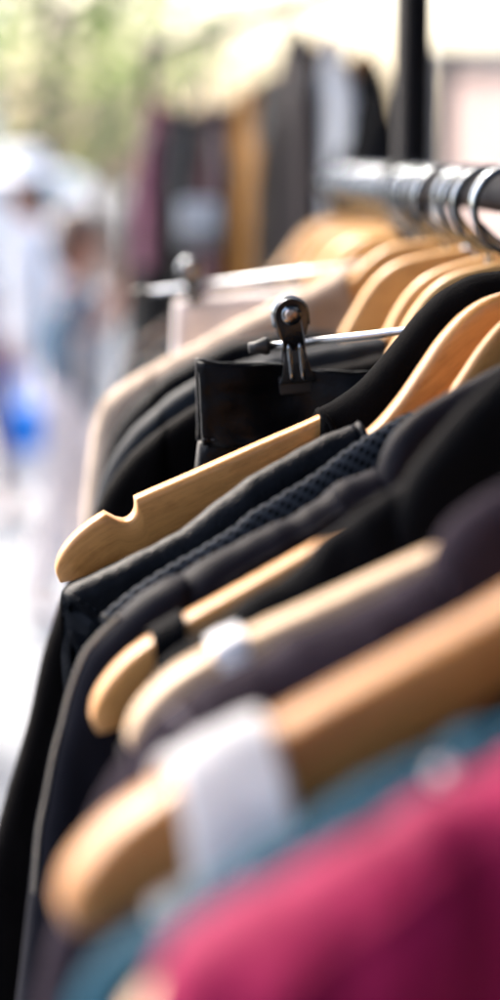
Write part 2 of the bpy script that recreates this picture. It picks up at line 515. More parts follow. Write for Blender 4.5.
def sleeve(P, outer, inner, mat, parent, seed=0, r=1.2, Wm=2.6, mirror=False, amp=.4, wshift=0, n=44, name='sleeve', lam=5):
    a = spline(outer, n); b = spline(inner, n)
    if mirror:
        a = [Vector((-q.x, q.y)) for q in a]; b = [Vector((-q.x, q.y)) for q in b]
    return cloth_ob(name, pillow(P, a, b, None, r, Wm, lam, 16, amp, seed, wshift, close=5, pw=1.5), mat, parent, 0)

def snap(P, pts, obs, lift=.0004):
    """drop (u, v) points on the front of the given cloth meshes"""
    trees = []
    for o in obs:
        off = Vector(o['_o'])
        trees.append(BVHTree.FromPolygons([v.co + off for v in o.data.vertices], [tuple(p.vertices) for p in o.data.polygons]))
    out = []
    for q in pts:
        best = None
        for t in trees:
            h = t.ray_cast(P.pt(q[0], q[1], 12), -P.W)
            if h[0] is not None and (best is None or h[3] < best[1]): best = (h[0], h[3])
        if best: out.append(best[0] + P.W * lift + Vector((0, 0, lift * .7)))
    return out
def sewn(P, pts, rad, mat, parent, name, obs, n=60):
    q = snap(P, spline(P.px(pts), n), obs, rad * .5)
    if len(q) > 2:
        m = MB(); m.tube(q, rad, 8); return m.build(name, mat, parent)
def edge_cord(P, pts, rad, mat, parent, name, n=60, w=0, px=True):
    q = spline(P.px(pts) if px else pts, n)
    m = MB(); m.tube([P.pt(a.x, a.y, w(i / (n - 1)) if callable(w) else w) for i, a in enumerate(q)], rad, 8)
    return m.build(name, mat, parent)

G_ON = 'garments hanging on the rail'
def jacket_sleeves(P, se, vs, mat, root, flare=.16, length=56, seed=0, width=12, Wm=2.8, left_outer=None, left_inner=None):
    o = left_outer or [(se - 5.5, vs - 2.6), (se - 2.5, vs - 1.2), (se, vs), (se + 1.6, vs + 4), (se + 2.6, vs + 10), (se + 3 + flare * length * .6, vs + length * .6), (se + 3 + flare * length, vs + length)]
    i = left_inner or [(se - 5.5, vs - 2.5), (se - 6, vs + 2), (se - 6.2, vs + 6), (se - 6.4, vs + 10), (se - 6.6, vs + 16), (se + 3 - width + flare * length * .6, vs + length * .65), (se + 3 - width + flare * length, vs + length + .5)]
    sleeve(P, o, i, mat, root, seed, Wm=Wm)
    sleeve(P, o, i, mat, root, seed + 1, Wm=Wm, mirror=True)

# ================================================================== THE RACK
rack = thing('clothes_rack', 'long chrome clothes rail with black uprights carrying the row of hangers', 'clothes rack', (railx(1.0), 1.0, 0))
def rail_pt(y, z): return Vector((railx(y), y, z))
RZ = ZC - .0042 - .0108
m = MB(); m.tube([rail_pt(-.55, RZ), rail_pt(.5, RZ), rail_pt(1.2, RZ), rail_pt(2.2, RZ)], .0108, 24); m.build('rail', M['rail_steel'], rack)
for ye in (-.55, 2.2):
    m = MB(); sgn = 1 if ye > 0 else -1
    m.tube([rail_pt(ye - .02 * sgn, RZ), rail_pt(ye + .012 * sgn, RZ), rail_pt(ye + .02 * sgn, RZ)], [.0138, .0138, .008], 20); m.build('end_cap', M['rubber'], rack)
for yp in (-.5, 1.585, 2.16):
    top = 2.25 if yp > 1 and yp < 2 else 1.53
    m = MB(); off = Vector((.004, .0, 0))
    m.tube([rail_pt(yp, .06) + off, rail_pt(yp, .8) + off, rail_pt(yp, top) + off], .0135, 20)
    po = m.build('upright', M['black_paint'], rack)
    m = MB(); m.tube([rail_pt(yp, .075) + RLEFT * .26, rail_pt(yp, .075) - RLEFT * .26], .014, 14); m.build('foot', M['black_paint'], po)
    for sg in (1, -1):
        c = rail_pt(yp, .03) + RLEFT * .24 * sg
        m = MB(); m.tube([c - RDIR * .012, c + RDIR * .012], .028, 18); m.build('castor', M['rubber'], po)
    if top > 2:
        m = MB(); m.tube([rail_pt(yp - .022, RZ), rail_pt(yp + .022, RZ)], .019, 20); m.build('clamp', M['black_paint'], po)

# ------------------------------------------------------------------ planes of the near hangers
PA, PB, PC = Plane(.56, .25), Plane(.66, .1), Plane(.765, .15)
PD, PG, PE = Plane(.935, .12), Plane(.9, .2), Plane(.868, .2)
PF, PJ, PP, PT, PM = Plane(.825, .2), Plane(.715, .15), Plane(.612, .2), Plane(.50, .2), Plane(.44, .15)

hA, HA = hanger(PA, 'big blurred wooden hanger with a white strap looped over its arm, closest fully seen one', 'honey', -.8, -1.0, T=2.0, curve=.4, notch=0)
hB, HB = hanger(PB, 'pale creamy wooden hanger carrying a white size clip, above the plum jacket', 'pale_beech', -3.25, -2, T=1.7, curve=.3, notch=0)
hC, HC = hanger(PC, 'wooden hanger with a narrow black strap looped around its arm', 'beech', -.25, 2.5, T=1.4, curve=.3, notch=0)
hD, HD = hanger(PD, 'sharp wooden hanger with an open notch in its bare arm, above the leather vest', 'beech', .08, -2.5, T=1.35, curve=.3, nd=.72)
hG, HG = hanger(PG, 'wooden hanger whose curved bare neck rises out of the smooth leather vest', 'beech', .25, 1.0, T=1.3, curve=.0, sag=.9, notch=0)
hE, HE = hanger(PE, 'wooden hanger whose curved neck rises out of the perforated leather vest', 'beech', -1.0, 1.5, T=.85, curve=.0, sag=1.0, notch=0)
PN = Plane(.455, .15)
hM, HM = hanger(PN, 'very blurred wooden hanger whose tip shows at the bottom edge under the raspberry top', 'pale_beech', -2.5, 0, T=1.3, curve=0, notch=0, dv=.3)

# ------------------------------------------------------------------ black knit tank top on the notched hanger
t = thing('tank_top', 'black knitted tank top whose shoulder band covers the notched hanger', 'tank top', PD.O, G_ON)
rd = ridge_under(HD, PD, 2.6, 11.4, 10, .3)
e = rd[-1]
body(PD, rd, [e, (e[0] - .5, e[1] + .8), (e[0] - .9, e[1] + 3), (e[0] - .3, e[1] + 8), (e[0] + 3, e[1] + 15), (e[0] + 6.5, e[1] + 19), (e[0] + 7, e[1] + 34), (e[0] + 7.5, e[1] + 55)], 6, 72, e[0] + 7.5, M['knit'], t, armhole=24, seed=1, r=1.12, Wm=1.5, amp=.3)

tb = spline([e, (e[0] - .5, e[1] + .8), (e[0] - .9, e[1] + 3), (e[0] - .3, e[1] + 8)], 50)
m = MB(); m.tube([PD.pt(q.x, q.y, min(1.3, prof(max(.02, i * .16), 1.12, 1.5, 9) + .05)) for i, q in enumerate(tb)], .0013, 8); m.build('armhole_binding', M['knit'], t)

# ------------------------------------------------------------------ smooth leather vest
t = thing('leather_vest', 'smooth black leather vest with stitched armhole on the curved wooden hanger', 'vest', PG.O, G_ON)
rg = PG.px([(356, 424), (330, 434), (300, 449), (250, 478), (210, 507), (168, 537), (112, 566), (82, 580), (64, 591)])
e = rg[-1]
GS = [e, (e[0] - .7, e[1] + .55), (e[0] - 1.5, e[1] + 1.3), (e[0] - 3, e[1] + 4), (e[0] - 3.6, e[1] + 8), (e[0] - 3.2, e[1] + 13), (e[0] - 1.8, e[1] + 17), (e[0] - .6, e[1] + 21), (e[0] + .5, e[1] + 36), (e[0] + 1.5, e[1] + 52)]
body(PG, rg, GS, 9, 70, e[0] + 1.5, M['leather'], t, armhole=24, seed=2, r=.85, Wm=1.4, amp=.5)
def front_w(s0, r, Wm, lam, extra=.1): return prof(s0, r, Wm, lam) + extra
ah = spline(GS[:7], 70)
m = MB(); m.tube([PG.pt(q.x, q.y, min(1.25, prof(max(.05, i * .28), .85, 1.4, 9) + .05)) for i, q in enumerate(ah)], .0011, 8); m.build('armhole_binding', M['leather'], t)
nk = spline([(rg[0][0], rg[0][1] - .02), (rg[0][0] - .35, rg[0][1] + 1.0), (rg[0][0] - 1.1, rg[0][1] + 2.6), (rg[0][0] - 2.6, rg[0][1] + 5.2)], 40)
m = MB(); m.tube([PG.pt(q.x, q.y, min(1.2, prof(max(.02, i * .16), .85, 1.4, 9) + .06)) for i, q in enumerate(nk)], .0016, 8); m.build('neck_binding', M['leather'], t)
def stitches(P, line, wfun, gap, ln, rad, mat, parent, name):
    m = MB(); L = 0; nxt = 0
    for i in range(len(line) - 1):
        a, b = line[i], line[i + 1]; L += (b - a).length
        if L >= nxt:
            d = (b - a).normalized() * ln
            w = wfun(i)
            m.tube([P.pt(a.x, a.y, w), P.pt(a.x + d.x * .5, a.y + d.y * .5, w + .025), P.pt(a.x + d.x, a.y + d.y, w)], rad, 6); nxt = L + gap
    return m.build(name, mat, parent)
off = [q + Vector((-.42, .16)) for q in spline(GS[:6], 300)]
stitches(PG, off, lambda i: min(1.25, prof(max(.25, i * .05 + .35), .85, 1.4, 9) + .05), .36, .2, .00036, M['thread'], t, 'stitching')

# ------------------------------------------------------------------ perforated leather vest
t = thing('perforated_vest', 'grey-black leather vest punched all over with small holes', 'vest', PE.O, G_ON)
re_ = PE.px([(411, 411), (385, 424), (345, 449), (312, 474), (250, 512), (232, 527), (168, 566), (128, 592), (101, 614)])
e = re_[-1]
ES = [e, (e[0] - .8, e[1] + .8), (e[0] - 1.6, e[1] + 2), (e[0] - 3, e[1] + 5), (e[0] - 3.6, e[1] + 9), (e[0] - 3.2, e[1] + 13), (e[0] - 1.6, e[1] + 17), (e[0] - .8, e[1] + 21), (e[0], e[1] + 36), (e[0] + 1, e[1] + 52)]
body(PE, re_, ES, 9, 70, e[0] + 1, M['perforated'], t, armhole=24, seed=3, r=.46, Wm=.95, amp=.22)
ah = spline(ES[:7], 60)
m = MB(); m.tube([PE.pt(q.x, q.y, min(1.2, prof(max(.05, i * .28), .46, .95, 9) + .05)) for i, q in enumerate(ah)], .0014, 8); m.build('armhole_binding', M['leather'], t)

# ------------------------------------------------------------------ dark satin jacket with beige piping
t = thing('satin_jacket', 'dark satin jacket with beige piping down its sleeve and a raised collar', 'jacket', PF.O, G_ON)
rf = PF.px([(376, 468), (340, 483), (300, 512), (270, 524), (230, 545), (200, 561), (178, 576)])
e = rf[-1]
bF = body(PF, rf, [e, (e[0] - .7, e[1] + 1.4), (e[0] - 1.4, e[1] + 4), (e[0] - 1.8, e[1] + 9), (e[0] - 1.6, e[1] + 16), (e[0] - 1, e[1] + 30), (e[0] - .5, e[1] + 55)], 8, 72, e[0] - .5, M['satin'], t, seed=4, r=.9, Wm=1.7, amp=.7, rf=1.25)
so = PF.px([(181, 574), (165, 579), (150, 587), (130, 601), (116, 613), (96, 632), (80, 652), (66, 688), (58, 720), (50, 749), (42, 790), (35, 824), (29, 881), (20, 960), (8, 1060), (0, 1160)])
si = PF.px([(183, 575), (192, 590), (202, 606), (212, 630), (218, 655), (220, 690), (218, 730), (210, 790), (200, 850), (188, 910), (175, 970), (160, 1060), (150, 1160)])
sF = sleeve(PF, so, si, M['satin'], t, 5, r=1.1, Wm=2.0, wshift=.25)
sleeve(PF, so, si, M['satin'], t, 6, r=1.1, Wm=2.0, wshift=.25, mirror=True)
edge_cord(PF, [(117, 612), (97, 631), (81, 652), (67, 688), (59, 720), (51, 749), (43, 790), (36, 824), (32, 870), (31, 886)], .00062, M['piping'], t, 'piping', 80, w=lambda f: .55 + .25 * f)
cf = PF.px([(381, 506), (374, 488), (374, 470), (379, 450), (390, 430), (410, 411), (432, 397), (460, 381), (500, 361), (560, 330), (640, 312)])
cb = PF.px([(384, 508), (392, 512), (400, 512), (412, 510), (425, 506), (440, 500), (460, 494), (485, 486), (520, 470), (575, 445), (650, 430)])
def collar(P, o, i, mat, parent, seed, r=.7, Wm=1.5, w=.5, name='collar', amp=.2):
    a = spline(o, 40); b = spline(i, 40)
    cloth_ob(name, pillow(P, a, b, None, r, Wm, 4, 14, amp, seed, w, close=6, pw=1.6), mat, parent, 0)
    cloth_ob(name, pillow(P, [Vector((-q.x, q.y)) for q in a], [Vector((-q.x, q.y)) for q in b], None, r, Wm, 4, 14, amp, seed + 1, w, close=6, pw=1.6), mat, parent, 0)
collar(PF, cf, cb, M['satin'], t, 7, r=.9, Wm=1.7, w=.55)
sewn(PF, [(374, 486), (340, 503), (300, 528), (250, 556), (210, 582)], .00065, M['satin'], t, 'yoke_seam', [bF])
sewn(PF, [(329, 482), (333, 494), (339, 510)], .0008, M['satin'], t, 'shoulder_seam', [bF], 24)
sewn(PF, [(181, 579), (189, 590), (200, 606), (210, 630)], .0008, M['satin'], t, 'armhole_seam', [bF, sF], 24)
# hanging loop of pale ribbon on the front
lp = snap(PF, PF.px([(376, 514), (364, 520), (350, 528), (344, 532)]), [bF], .0008)
m = MB()
for a, b in zip(lp[:-1], lp[1:]):
    pa, pb = a, b; d = (pb - pa).normalized()
    m.box((pa + pb) / 2, d, PF.W, d.cross(PF.W), (pb - pa).length / 2 + .0006, .0008, .0034, .0005)
m.build('ribbon_loop', M['white_cotton'], t)

# ------------------------------------------------------------------ black strappy top on the strap hanger
t = thing('strappy_top', 'black top hung by a thin strap around a wooden hanger arm', 'strappy top', PC.O, G_ON)
def strap_round(P, H, u0, u1, halfT, drop, mat, parent, name, th=.10, tilt=0, puff=0.0, gather=0, flare=0):
    """a band laid over the hanger arm between u0 and u1, its ends hanging down in front and behind"""
    path = [(-halfT - .18, drop), (-halfT - .2, drop * .6), (-halfT - .16, 1.2), (-halfT - .12, .3), (-halfT * .75, -.06), (0, -.13), (halfT * .75, -.06), (halfT + .12, .3), (halfT + .16, 1.2), (halfT + .22, drop * .6), (halfT + .2, drop)]
    if flare:
        path = path[:5] + [(0, -.45), (halfT * .8, -.35), (halfT + .55, .35), (halfT + 1.25, 1.5), (halfT + 1.9, drop * .5), (halfT + 2.3, drop)]
    pth = spline(path, 46); K = 12; verts = []; faces = []
    for i, q in enumerate(pth):
        for side in (1, -1):
            pass
    def top_v(u):
        for (a, _), (b, _) in zip(ARMS[:-1], ARMS[1:]):
            if b.x > a.x and a.x <= u <= b.x + 1e-5: return a.y + (b.y - a.y) * (u - a.x) / (b.x - a.x)
        return 15
    for i, q in enumerate(pth):
        for k in range(K + 1):
            u = u0 + (u1 - u0) * k / K
            um = (u0 + u1) / 2
            dep = max(0, q.y)
            uu = um + (u - um) * (1 + gather * min(1, dep / 6)) + tilt * dep
            fold = puff * noise.noise(Vector((k * .42, dep * .55, 3.3 + (q.x > 0) * 5))) * min(1, .25 + dep / 3)
            tv = top_v(min(22, max(0, u)))
            w = q.x + (flare * dep if q.x > 0 else 0) + math.copysign(abs(fold), q.x if abs(q.x) > .01 else 1) * (1 if abs(q.x) > .2 else 0)
            verts.append(H(uu, tv + q.y - (abs(fold) * .6 if dep < .2 else 0), w))
    for i in range(len(pth) - 1):
        for k in range(K):
            a = i * (K + 1) + k; faces.append([a, a + 1, a + K + 2, a + K + 1])
    o = mesh_ob(name, verts, faces, mat, parent)
    md = o.modifiers.new('Solidify', 'SOLIDIFY'); md.thickness = th * .01; md.offset = 1
    return o
def HC_w(u, v, w=0): return HC(u, v, w + .2)
strap_round(PC, HC_w, 19.3, 20.5, .7, 7, M['black_cloth'], t, 'strap', .11)
strap_round(PC, HC_w, -20.5, -19.3, .7, 7, M['black_cloth'], t, 'strap', .11)
LL = [(0, 27), (4, 26.5), (9, 25), (14, 22.5), (18, 20), (20.2, 19.6), (20.8, 21), (20, 26), (19, 32), (19, 45), (20, 68)]
a = spline(LL, 50); bt = [Vector((20 * i / 49, 70)) for i in range(50)]
cloth_ob('body', pillow(PC, [Vector((-q.x, q.y)) for q in a[1:]][::-1] + a, [Vector((-q.x, q.y)) for q in bt[1:]][::-1] + bt, None, .8, 1.4, 8, 20, .4, 11, 0), M['black_cloth'], t)

# ------------------------------------------------------------------ black coat between the strap hanger and the clip hanger
t = thing('black_coat', 'plain black coat hanging just in front of the strapped wooden hanger', 'coat', PJ.O, G_ON)
rj = PJ.px([(402, 484), (378, 500), (345, 523), (318, 543), (300, 562), (270, 584), (240, 604), (200, 634), (164, 662)])
e = rj[-1]
body(PJ, rj, [e, (e[0] - .4, e[1] + 2), (e[0] - 1, e[1] + 5), (e[0] - 1.3, e[1] + 10), (e[0] - 1, e[1] + 30), (e[0], e[1] + 55)], 8, 72, e[0], M['black_cloth'], t, seed=12, r=.85, Wm=1.7, amp=.7)
oj = PJ.px([(180, 648), (162, 662), (146, 688), (138, 720), (126, 770), (108, 860), (85, 960), (60, 1100)])
ij = PJ.px([(182, 650), (196, 672), (205, 700), (212, 740), (215, 800), (215, 880), (205, 980), (190, 1100)])
sleeve(PJ, oj, ij, M['black_cloth'], t, 13, r=1.0, Wm=2.2, wshift=.1)
sleeve(PJ, oj, ij, M['black_cloth'], t, 14, r=1.0, Wm=2.2, wshift=.1, mirror=True)
cj = PJ.px([(394, 540), (388, 518), (393, 494), (410, 464), (436, 430), (468, 396), (500, 368), (560, 326), (690, 300)])
cjb = PJ.px([(398, 552), (410, 560), (425, 562), (440, 560), (460, 555), (485, 548), (520, 530), (590, 490), (705, 460)])
collar(PJ, cj, cjb, M['black_cloth'], t, 15, r=.9, Wm=1.5, w=.35)

# ------------------------------------------------------------------ white size clip on the creamy hanger
def ring_clip(H, u0, u1, hw, mat, name, label, cat):
    def tv(u, c):
        for (a, b), (a2, b2) in zip(ARMS[:-1], ARMS[1:]):
            p, q = (a, a2) if c == 0 else (b, b2)
            if q.x > p.x and p.x <= u <= q.x + 1e-5: return p.y + (q.y - p.y) * (u - p.x) / (q.x - p.x)
        return 16
    o = H(u0, tv(u0, 0)); verts = []; faces = []; K = 28
    r = thing(name, label, cat, o)
    us = [u0, u0 + .12, u0 + .3, (u0 + u1) / 2, u1 - .3, u1 - .12, u1]
    gr = [.05, .09, .1, .1, .1, .09, .05]
    for u, g in zip(us, gr):
        t0, t1 = tv(u, 0), tv(u, 0) + 2.35
        c = (t0 + t1) / 2; h = (t1 - t0) / 2 + g
        for k in range(K):
            th = 2 * PI * k / K; x, y = math.cos(th), math.sin(th)
            verts.append(H(u + .4 * (math.copysign(abs(x) ** .3, x)) * .9, c - h * math.copysign(abs(x) ** .3, x), .15 + (hw + g) * math.copysign(abs(y) ** .3, y)))
    for i in range(len(us) - 1):
        for k in range(K):
            a = i * K + k; b = i * K + (k + 1) % K; faces.append([a, b, b + K, a + K])
    mesh_ob('clip_band', verts, faces, mat, r)
    m = MB(); uc = (u0 + u1) / 2; v0 = tv(uc, 0)
    m.box(H(uc + .1, v0 + 1.1, hw + .42), (H(1, 0) - H(0, 0)).normalized(), (H(0, 1) - H(0, 0)).normalized(), PB.W, .0032, .0062, .0006, .0004)
    m.build('size_plate', mat, r)
    return r
ring_clip(HB, 18.95, 19.95, .85, M['white_plastic'], 'size_clip', 'white plastic size clip around the arm of the creamy hanger', 'size clip')

# ------------------------------------------------------------------ plum jacket
t = thing('plum_jacket', 'charcoal plum jacket with a pale shoulder seam and turned-up collar', 'jacket', PP.O, G_ON)
rp = PP.px([(428, 566), (400, 586), (380, 598), (340, 615), (300, 632), (270, 650), (240, 666), (208, 682), (180, 700)])
e = rp[-1]
bP = body(PP, rp, [e, (e[0] - .8, e[1] + 1.6), (e[0] - 1.5, e[1] + 4), (e[0] - 1.9, e[1] + 9), (e[0] - 1.5, e[1] + 25), (e[0] - 1, e[1] + 55)], 8, 72, e[0] - 1, M['plum'], t, seed=20, r=1.0, Wm=2.1, amp=1.0, rf=1.6)
op = PP.px([(186, 696), (168, 706), (148, 722), (132, 742), (116, 768), (100, 795), (86, 825), (72, 862), (58, 905), (46, 945), (34, 1000), (15, 1100), (0, 1200)])
ip = PP.px([(188, 698), (196, 716), (206, 738), (214, 765), (220, 800), (222, 840), (220, 880), (214, 925), (205, 975), (190, 1050), (170, 1120), (160, 1200)])
sP = sleeve(PP, op, ip, M['plum'], t, 21, r=1.1, Wm=2.4, wshift=.2)
sleeve(PP, op, ip, M['plum'], t, 22, r=1.1, Wm=2.4, wshift=.2, mirror=True)
sewn(PP, [(169, 708), (176, 716), (187, 727), (202, 742)], .0011, M['plum_seam'], t, 'shoulder_seam', [bP, sP], 30)
cp = PP.px([(436, 612), (428, 592), (426, 568), (431, 545), (446, 520), (470, 500), (500, 482), (560, 450), (640, 425), (800, 390)])
cpb = PP.px([(440, 616), (450, 622), (464, 622), (480, 616), (500, 606), (530, 592), (570, 575), (630, 550), (720, 520), (810, 500)])
collar(PP, cp, cpb, M['plum'], t, 23, r=1.0, Wm=1.9, w=.35)
lpo = PP.px([(442, 610), (446, 596), (460, 584), (480, 574), (505, 562), (560, 535)])
lpi = PP.px([(446, 622), (470, 630), (490, 628), (510, 622), (540, 606), (580, 580)])
cloth_ob('lapel', pillow(PP, spline(lpo, 24), spline(lpi, 24), None, .5, .8, 3, 10, .15, 24, 1.75, close=6), M['slate'], t, 0)

# ------------------------------------------------------------------ white camisole on the big hanger
t = thing('white_camisole', 'white cotton camisole hung by its wide crumpled strap on the big hanger', 'camisole', PA.O, G_ON)
def HA_w(u, v, w=0): return HA(u, v, w + .2)
strap_round(PA, HA_w, 17.7, 20.1, 1.0, 8.0, M['white_cotton'], t, 'strap', .16, tilt=-.04, puff=.75, gather=.2, flare=.12)
strap_round(PA, HA_w, -18.4, -16.2, 1.0, 8.0, M['white_cotton'], t, 'strap', .16, tilt=.04, puff=.35, gather=.25)
LL = [(0, 29), (5, 28), (10, 26), (14, 23), (16, 21.5), (18.6, 21.3), (19.2, 23), (18.5, 27), (18, 33), (18, 50), (18.5, 66)]
a = spline(LL, 50); bt = [Vector((18.5 * i / 49, 68)) for i in range(50)]
cloth_ob('bodice', pillow(PA, [Vector((-q.x, q.y)) for q in a[1:]][::-1] + a, [Vector((-q.x, q.y)) for q in bt[1:]][::-1] + bt, None, .9, 1.3, 8, 20, .4, 31, 0), M['white_cotton'], t)

# ------------------------------------------------------------------ teal jacket
t = thing('teal_jacket', 'blurred teal denim jacket hanging between the big hanger and the raspberry top', 'jacket', PT.O, G_ON)
rt = PT.px([(560, 690), (500, 722), (460, 735), (420, 755), (370, 785), (330, 808), (300, 826), (250, 858), (200, 890), (160, 918)])
e = rt[-1]
bT = body(PT, rt, [e, (e[0] - .6, e[1] + 1.5), (e[0] - 1, e[1] + 5), (e[0] - 1, e[1] + 20), (e[0] - 1, e[1] + 52)], 8, 72, e[0] - 1, M['teal'], t, seed=40, r=1.1, Wm=2.2, amp=1.0)
ot = PT.px([(180, 904), (150, 922), (118, 942), (90, 968), (70, 1005), (55, 1060), (40, 1140), (20, 1260)])
it = PT.px([(182, 906), (200, 935), (215, 970), (225, 1010), (230, 1060), (225, 1130), (215, 1200), (200, 1280)])
sleeve(PT, ot, it, M['teal'], t, 41, r=1.2, Wm=2.4, wshift=.1)
sleeve(PT, ot, it, M['teal'], t, 42, r=1.2, Wm=2.4, wshift=.1, mirror=True)
sewn(PT, [(210, 902), (300, 845), (380, 798), (470, 750)], .0011, M['teal'], t, 'shoulder_seam', [bT])

# ------------------------------------------------------------------ raspberry top
t = thing('raspberry_top', 'raspberry pink satin top with a rounded shoulder, nearest on the rail', 'top', PM.O, G_ON)
rm = PM.px([(620, 700), (560, 735), (500, 768), (470, 782), (430, 802), (390, 825), (340, 852), (290, 878), (240, 902), (206, 922)])
e = rm[-1]
bM = body(PM, rm, [e, (e[0] - .5, e[1] + 1.5), (e[0] - .8, e[1] + 5), (e[0] - 1, e[1] + 20), (e[0] - 1, e[1] + 50)], 8, 70, e[0] - 1, M['magenta'], t, seed=50, r=2.1, Wm=3.2, lam=10, amp=1.8, fold=.8)
om = PM.px([(232, 906), (206, 920), (182, 938), (162, 962), (152, 995), (146, 1040), (138, 1100), (120, 1250)])
im = PM.px([(234, 912), (256, 965), (275, 1005), (288, 1050), (295, 1100), (295, 1160), (290, 1220), (280, 1300)])
sleeve(PM, om, im, M['magenta'], t, 51, r=2.0, Wm=3.2, wshift=.1)
sleeve(PM, om, im, M['magenta'], t, 52, r=2.0, Wm=3.2, wshift=.1, mirror=True)

sewn(PM, [(500, 800), (470, 818), (400, 860), (330, 902), (262, 945)], .0011, M['magenta'], [o for o in bpy.data.objects if o.name == 'raspberry_top'][0], 'shoulder_seam', [bM])
for q in ((430, 738),):
    c = snap(PT, [PT.uv(q[0], q[1] + 30)], [bT], .0002)[0]
    m = MB(); m.tube([c, c + PT.W * .001 + Vector((0, 0, .0018)), c + PT.W * .0016 + Vector((0, 0, .0026))], [.0024, .0022, .0014], 18); m.build('highlight_dot', M['white_plastic'], [o for o in bpy.data.objects if o.name == 'teal_jacket'][0])  # white disc stands in for a pale highlight on the teal cloth

# ================================================================== CLIP HANGERS
def clip_hanger(P, label, knob_px, bar_px, clip_px, scale_clip=1.0, parts=True):
    root = thing('clip_hanger', label, 'clip hanger', P.O, 'metal clip hangers on the rail')
    kb = Vector(P.uv(*knob_px)); q = Vector(P.uv(*bar_px))
    sl = (q.y - kb.y) / (q.x - kb.x)
    def bar(u): return kb.y + sl * (u - kb.x)
    ue = kb.x
    m = MB(); m.tube([P.pt(ue + .2, bar(ue + .2)), P.pt(0, bar(0)), P.pt(-ue - .2, bar(-ue - .2))], .0018, 12); m.build('bar', M['steel'], root)
    hk = MB(); R = 2.05
    pts = [(0, bar(0)), (0, 5.6), (.05, 4.85), (.5, 4.45), (1.35, 3.95)]
    for j in range(19):
        a = math.radians(-32 + j * 232 / 18); pts.append((R * math.cos(a), 2.2 - R * math.sin(a)))
    hk.tube([P.pt(u, v) for u, v in [tuple(z) for z in spline(pts, 64)]], .0017, 10); hk.build('hook', M['chrome'], root)
    ax = (P.pt(1, sl) - P.pt(0, 0)).normalized()
    for sg in (1, -1):
        u = ue * sg
        m = MB(); c = P.pt(u, bar(u))
        m.tube([c - ax * .006 * sg * -1, c + ax * .001 * -sg, c + ax * .001 * -sg - ax * .004 * -sg], [.0030, .0042, .0042], 14)
        m = MB(); d = -ax * sg
        m.tube([c - d * .005, c - d * .001, c + d * .003, c + d * .005], [.0026, .0030, .0045, .0040], 14); m.build('knob', M['rubber'], root)
    cu, cv = P.uv(*clip_px); cu0 = cu
    for sg in (1, -1):
        u = cu0 * sg; v = cv if sg > 0 else bar(u) - (bar(cu0) - cv)
        A, B, Wd = ax, (-P.V * -1).normalized(), P.W
        B = (P.V - ax * P.V.dot(ax)).normalized()
        org = P.pt(u, v)           # centre of the pivot
        k = .01 * scale_clip
        out = []
        for j in range(15):
            a = math.radians(180 + j * 180 / 14); out.append((.90 * k * math.cos(a), .90 * k * math.sin(a)))
        out += [(.86 * k, .6 * k), (.64 * k, 1.3 * k), (.60 * k, 1.9 * k), (.68 * k, 2.6 * k), (.86 * k, 3.3 * k), (1.06 * k, 3.65 * k), (-1.06 * k, 3.65 * k), (-.86 * k, 3.3 * k), (-.68 * k, 2.6 * k), (-.60 * k, 1.9 * k), (-.64 * k, 1.3 * k), (-.86 * k, .6 * k)]
        bend = lambda x, y: (.0062 - .0014 * max(0, 1 - abs(y / k - 2.0) / 2.0)) 
        rt = None
        for sd in (1, -1):
            W2 = Wd * sd
            m = MB(); m.prism(out, org, A, B, W2, 0, .0012, bend)
            jaw = m.build('jaw', M['dark_chrome'], root, False)
            bv = jaw.modifiers.new('Bevel', 'BEVEL'); bv.width = .0004; bv.segments = 2; bv.limit_method = 'ANGLE'
            m = MB()
            for xx in (-.30, .30):
                m.tube([org + A * xx * k + B * y * k + W2 * (bend(0, y * k) + .0013) for y in (1.55, 1.75, 2.3, 2.9, 3.3, 3.5)], [.0006, .0012, .0013, .0013, .0012, .0006], 10)
            m.build('jaw_rib', M['chrome'], jaw)
            for xx in (-1, 1):      # side flange of the folded sheet metal
                pass
            m = MB(); m.tube([org + W2 * .0058, org + W2 * .0072, org + W2 * .0078], [.0050, .0050, .0044], 22); m.build('pivot_washer', M['chrome'], jaw)
            m = MB(); m.tube([org + W2 * .0074, org + W2 * .0086, org + W2 * .0090], [.0034, .0034, .0024], 18); m.build('pivot_rivet', M['copper'], jaw)
            m = MB(); m.box(org + B * 3.75 * k + W2 * .0040, A, B, W2, .0090, .0046, .0014, .0008); m.build('grip_pad', M['rubber'], jaw)
        m = MB()
        rim = [org + A * x * 1.02 + B * y * 1.02 for x, y in [out[-1]] + out[:16]]
        m.tube(rim, .0009, 8)
        for dx in (.0044, -.0044):
            m.tube([q + Wd * dx for q in rim], .0009, 8)
        # folded band of sheet metal joining the two jaws over the top
        vs = []; fs = []
        for q in rim: vs += [q + Wd * .0046, q - Wd * .0046]
        for j in range(len(rim) - 1): fs.append([2 * j, 2 * j + 1, 2 * j + 3, 2 * j + 2])
        m.add(vs, fs); m.build('spring_band', M['chrome'], root)
    return root, bar
PK = Plane(1.02, .04)
ck, barK = clip_hanger(PK, 'sharp metal clip hanger gripping the black leather trousers', (259, 347), (435, 328), (290, 314), .90)
t = thing('leather_trousers', 'black leather trousers clipped by the waistband under the sharp metal clip', 'trousers', PK.O, G_ON)
uL = PK.uv(197, 362)[0]
def sq(u, v):
    return 1 - .93 * math.exp(-((abs(u) - PK.uv(290, 380)[0]) / 1.7) ** 2) * math.exp(-max(0, v - 11) / 5)
vt = PK.uv(197, 362)[1]
tp = [(uL, vt), (uL - 2.5, vt + .12), (uL - 5, vt + .25), (uL - 9, vt + .75), (uL - 14, vt + .9), (0, vt + .7)]
tops = spline(tp, 44); bots = [Vector((q.x * .985 + .1, q.y + 4.3 - .02 * q.x)) for q in tops]
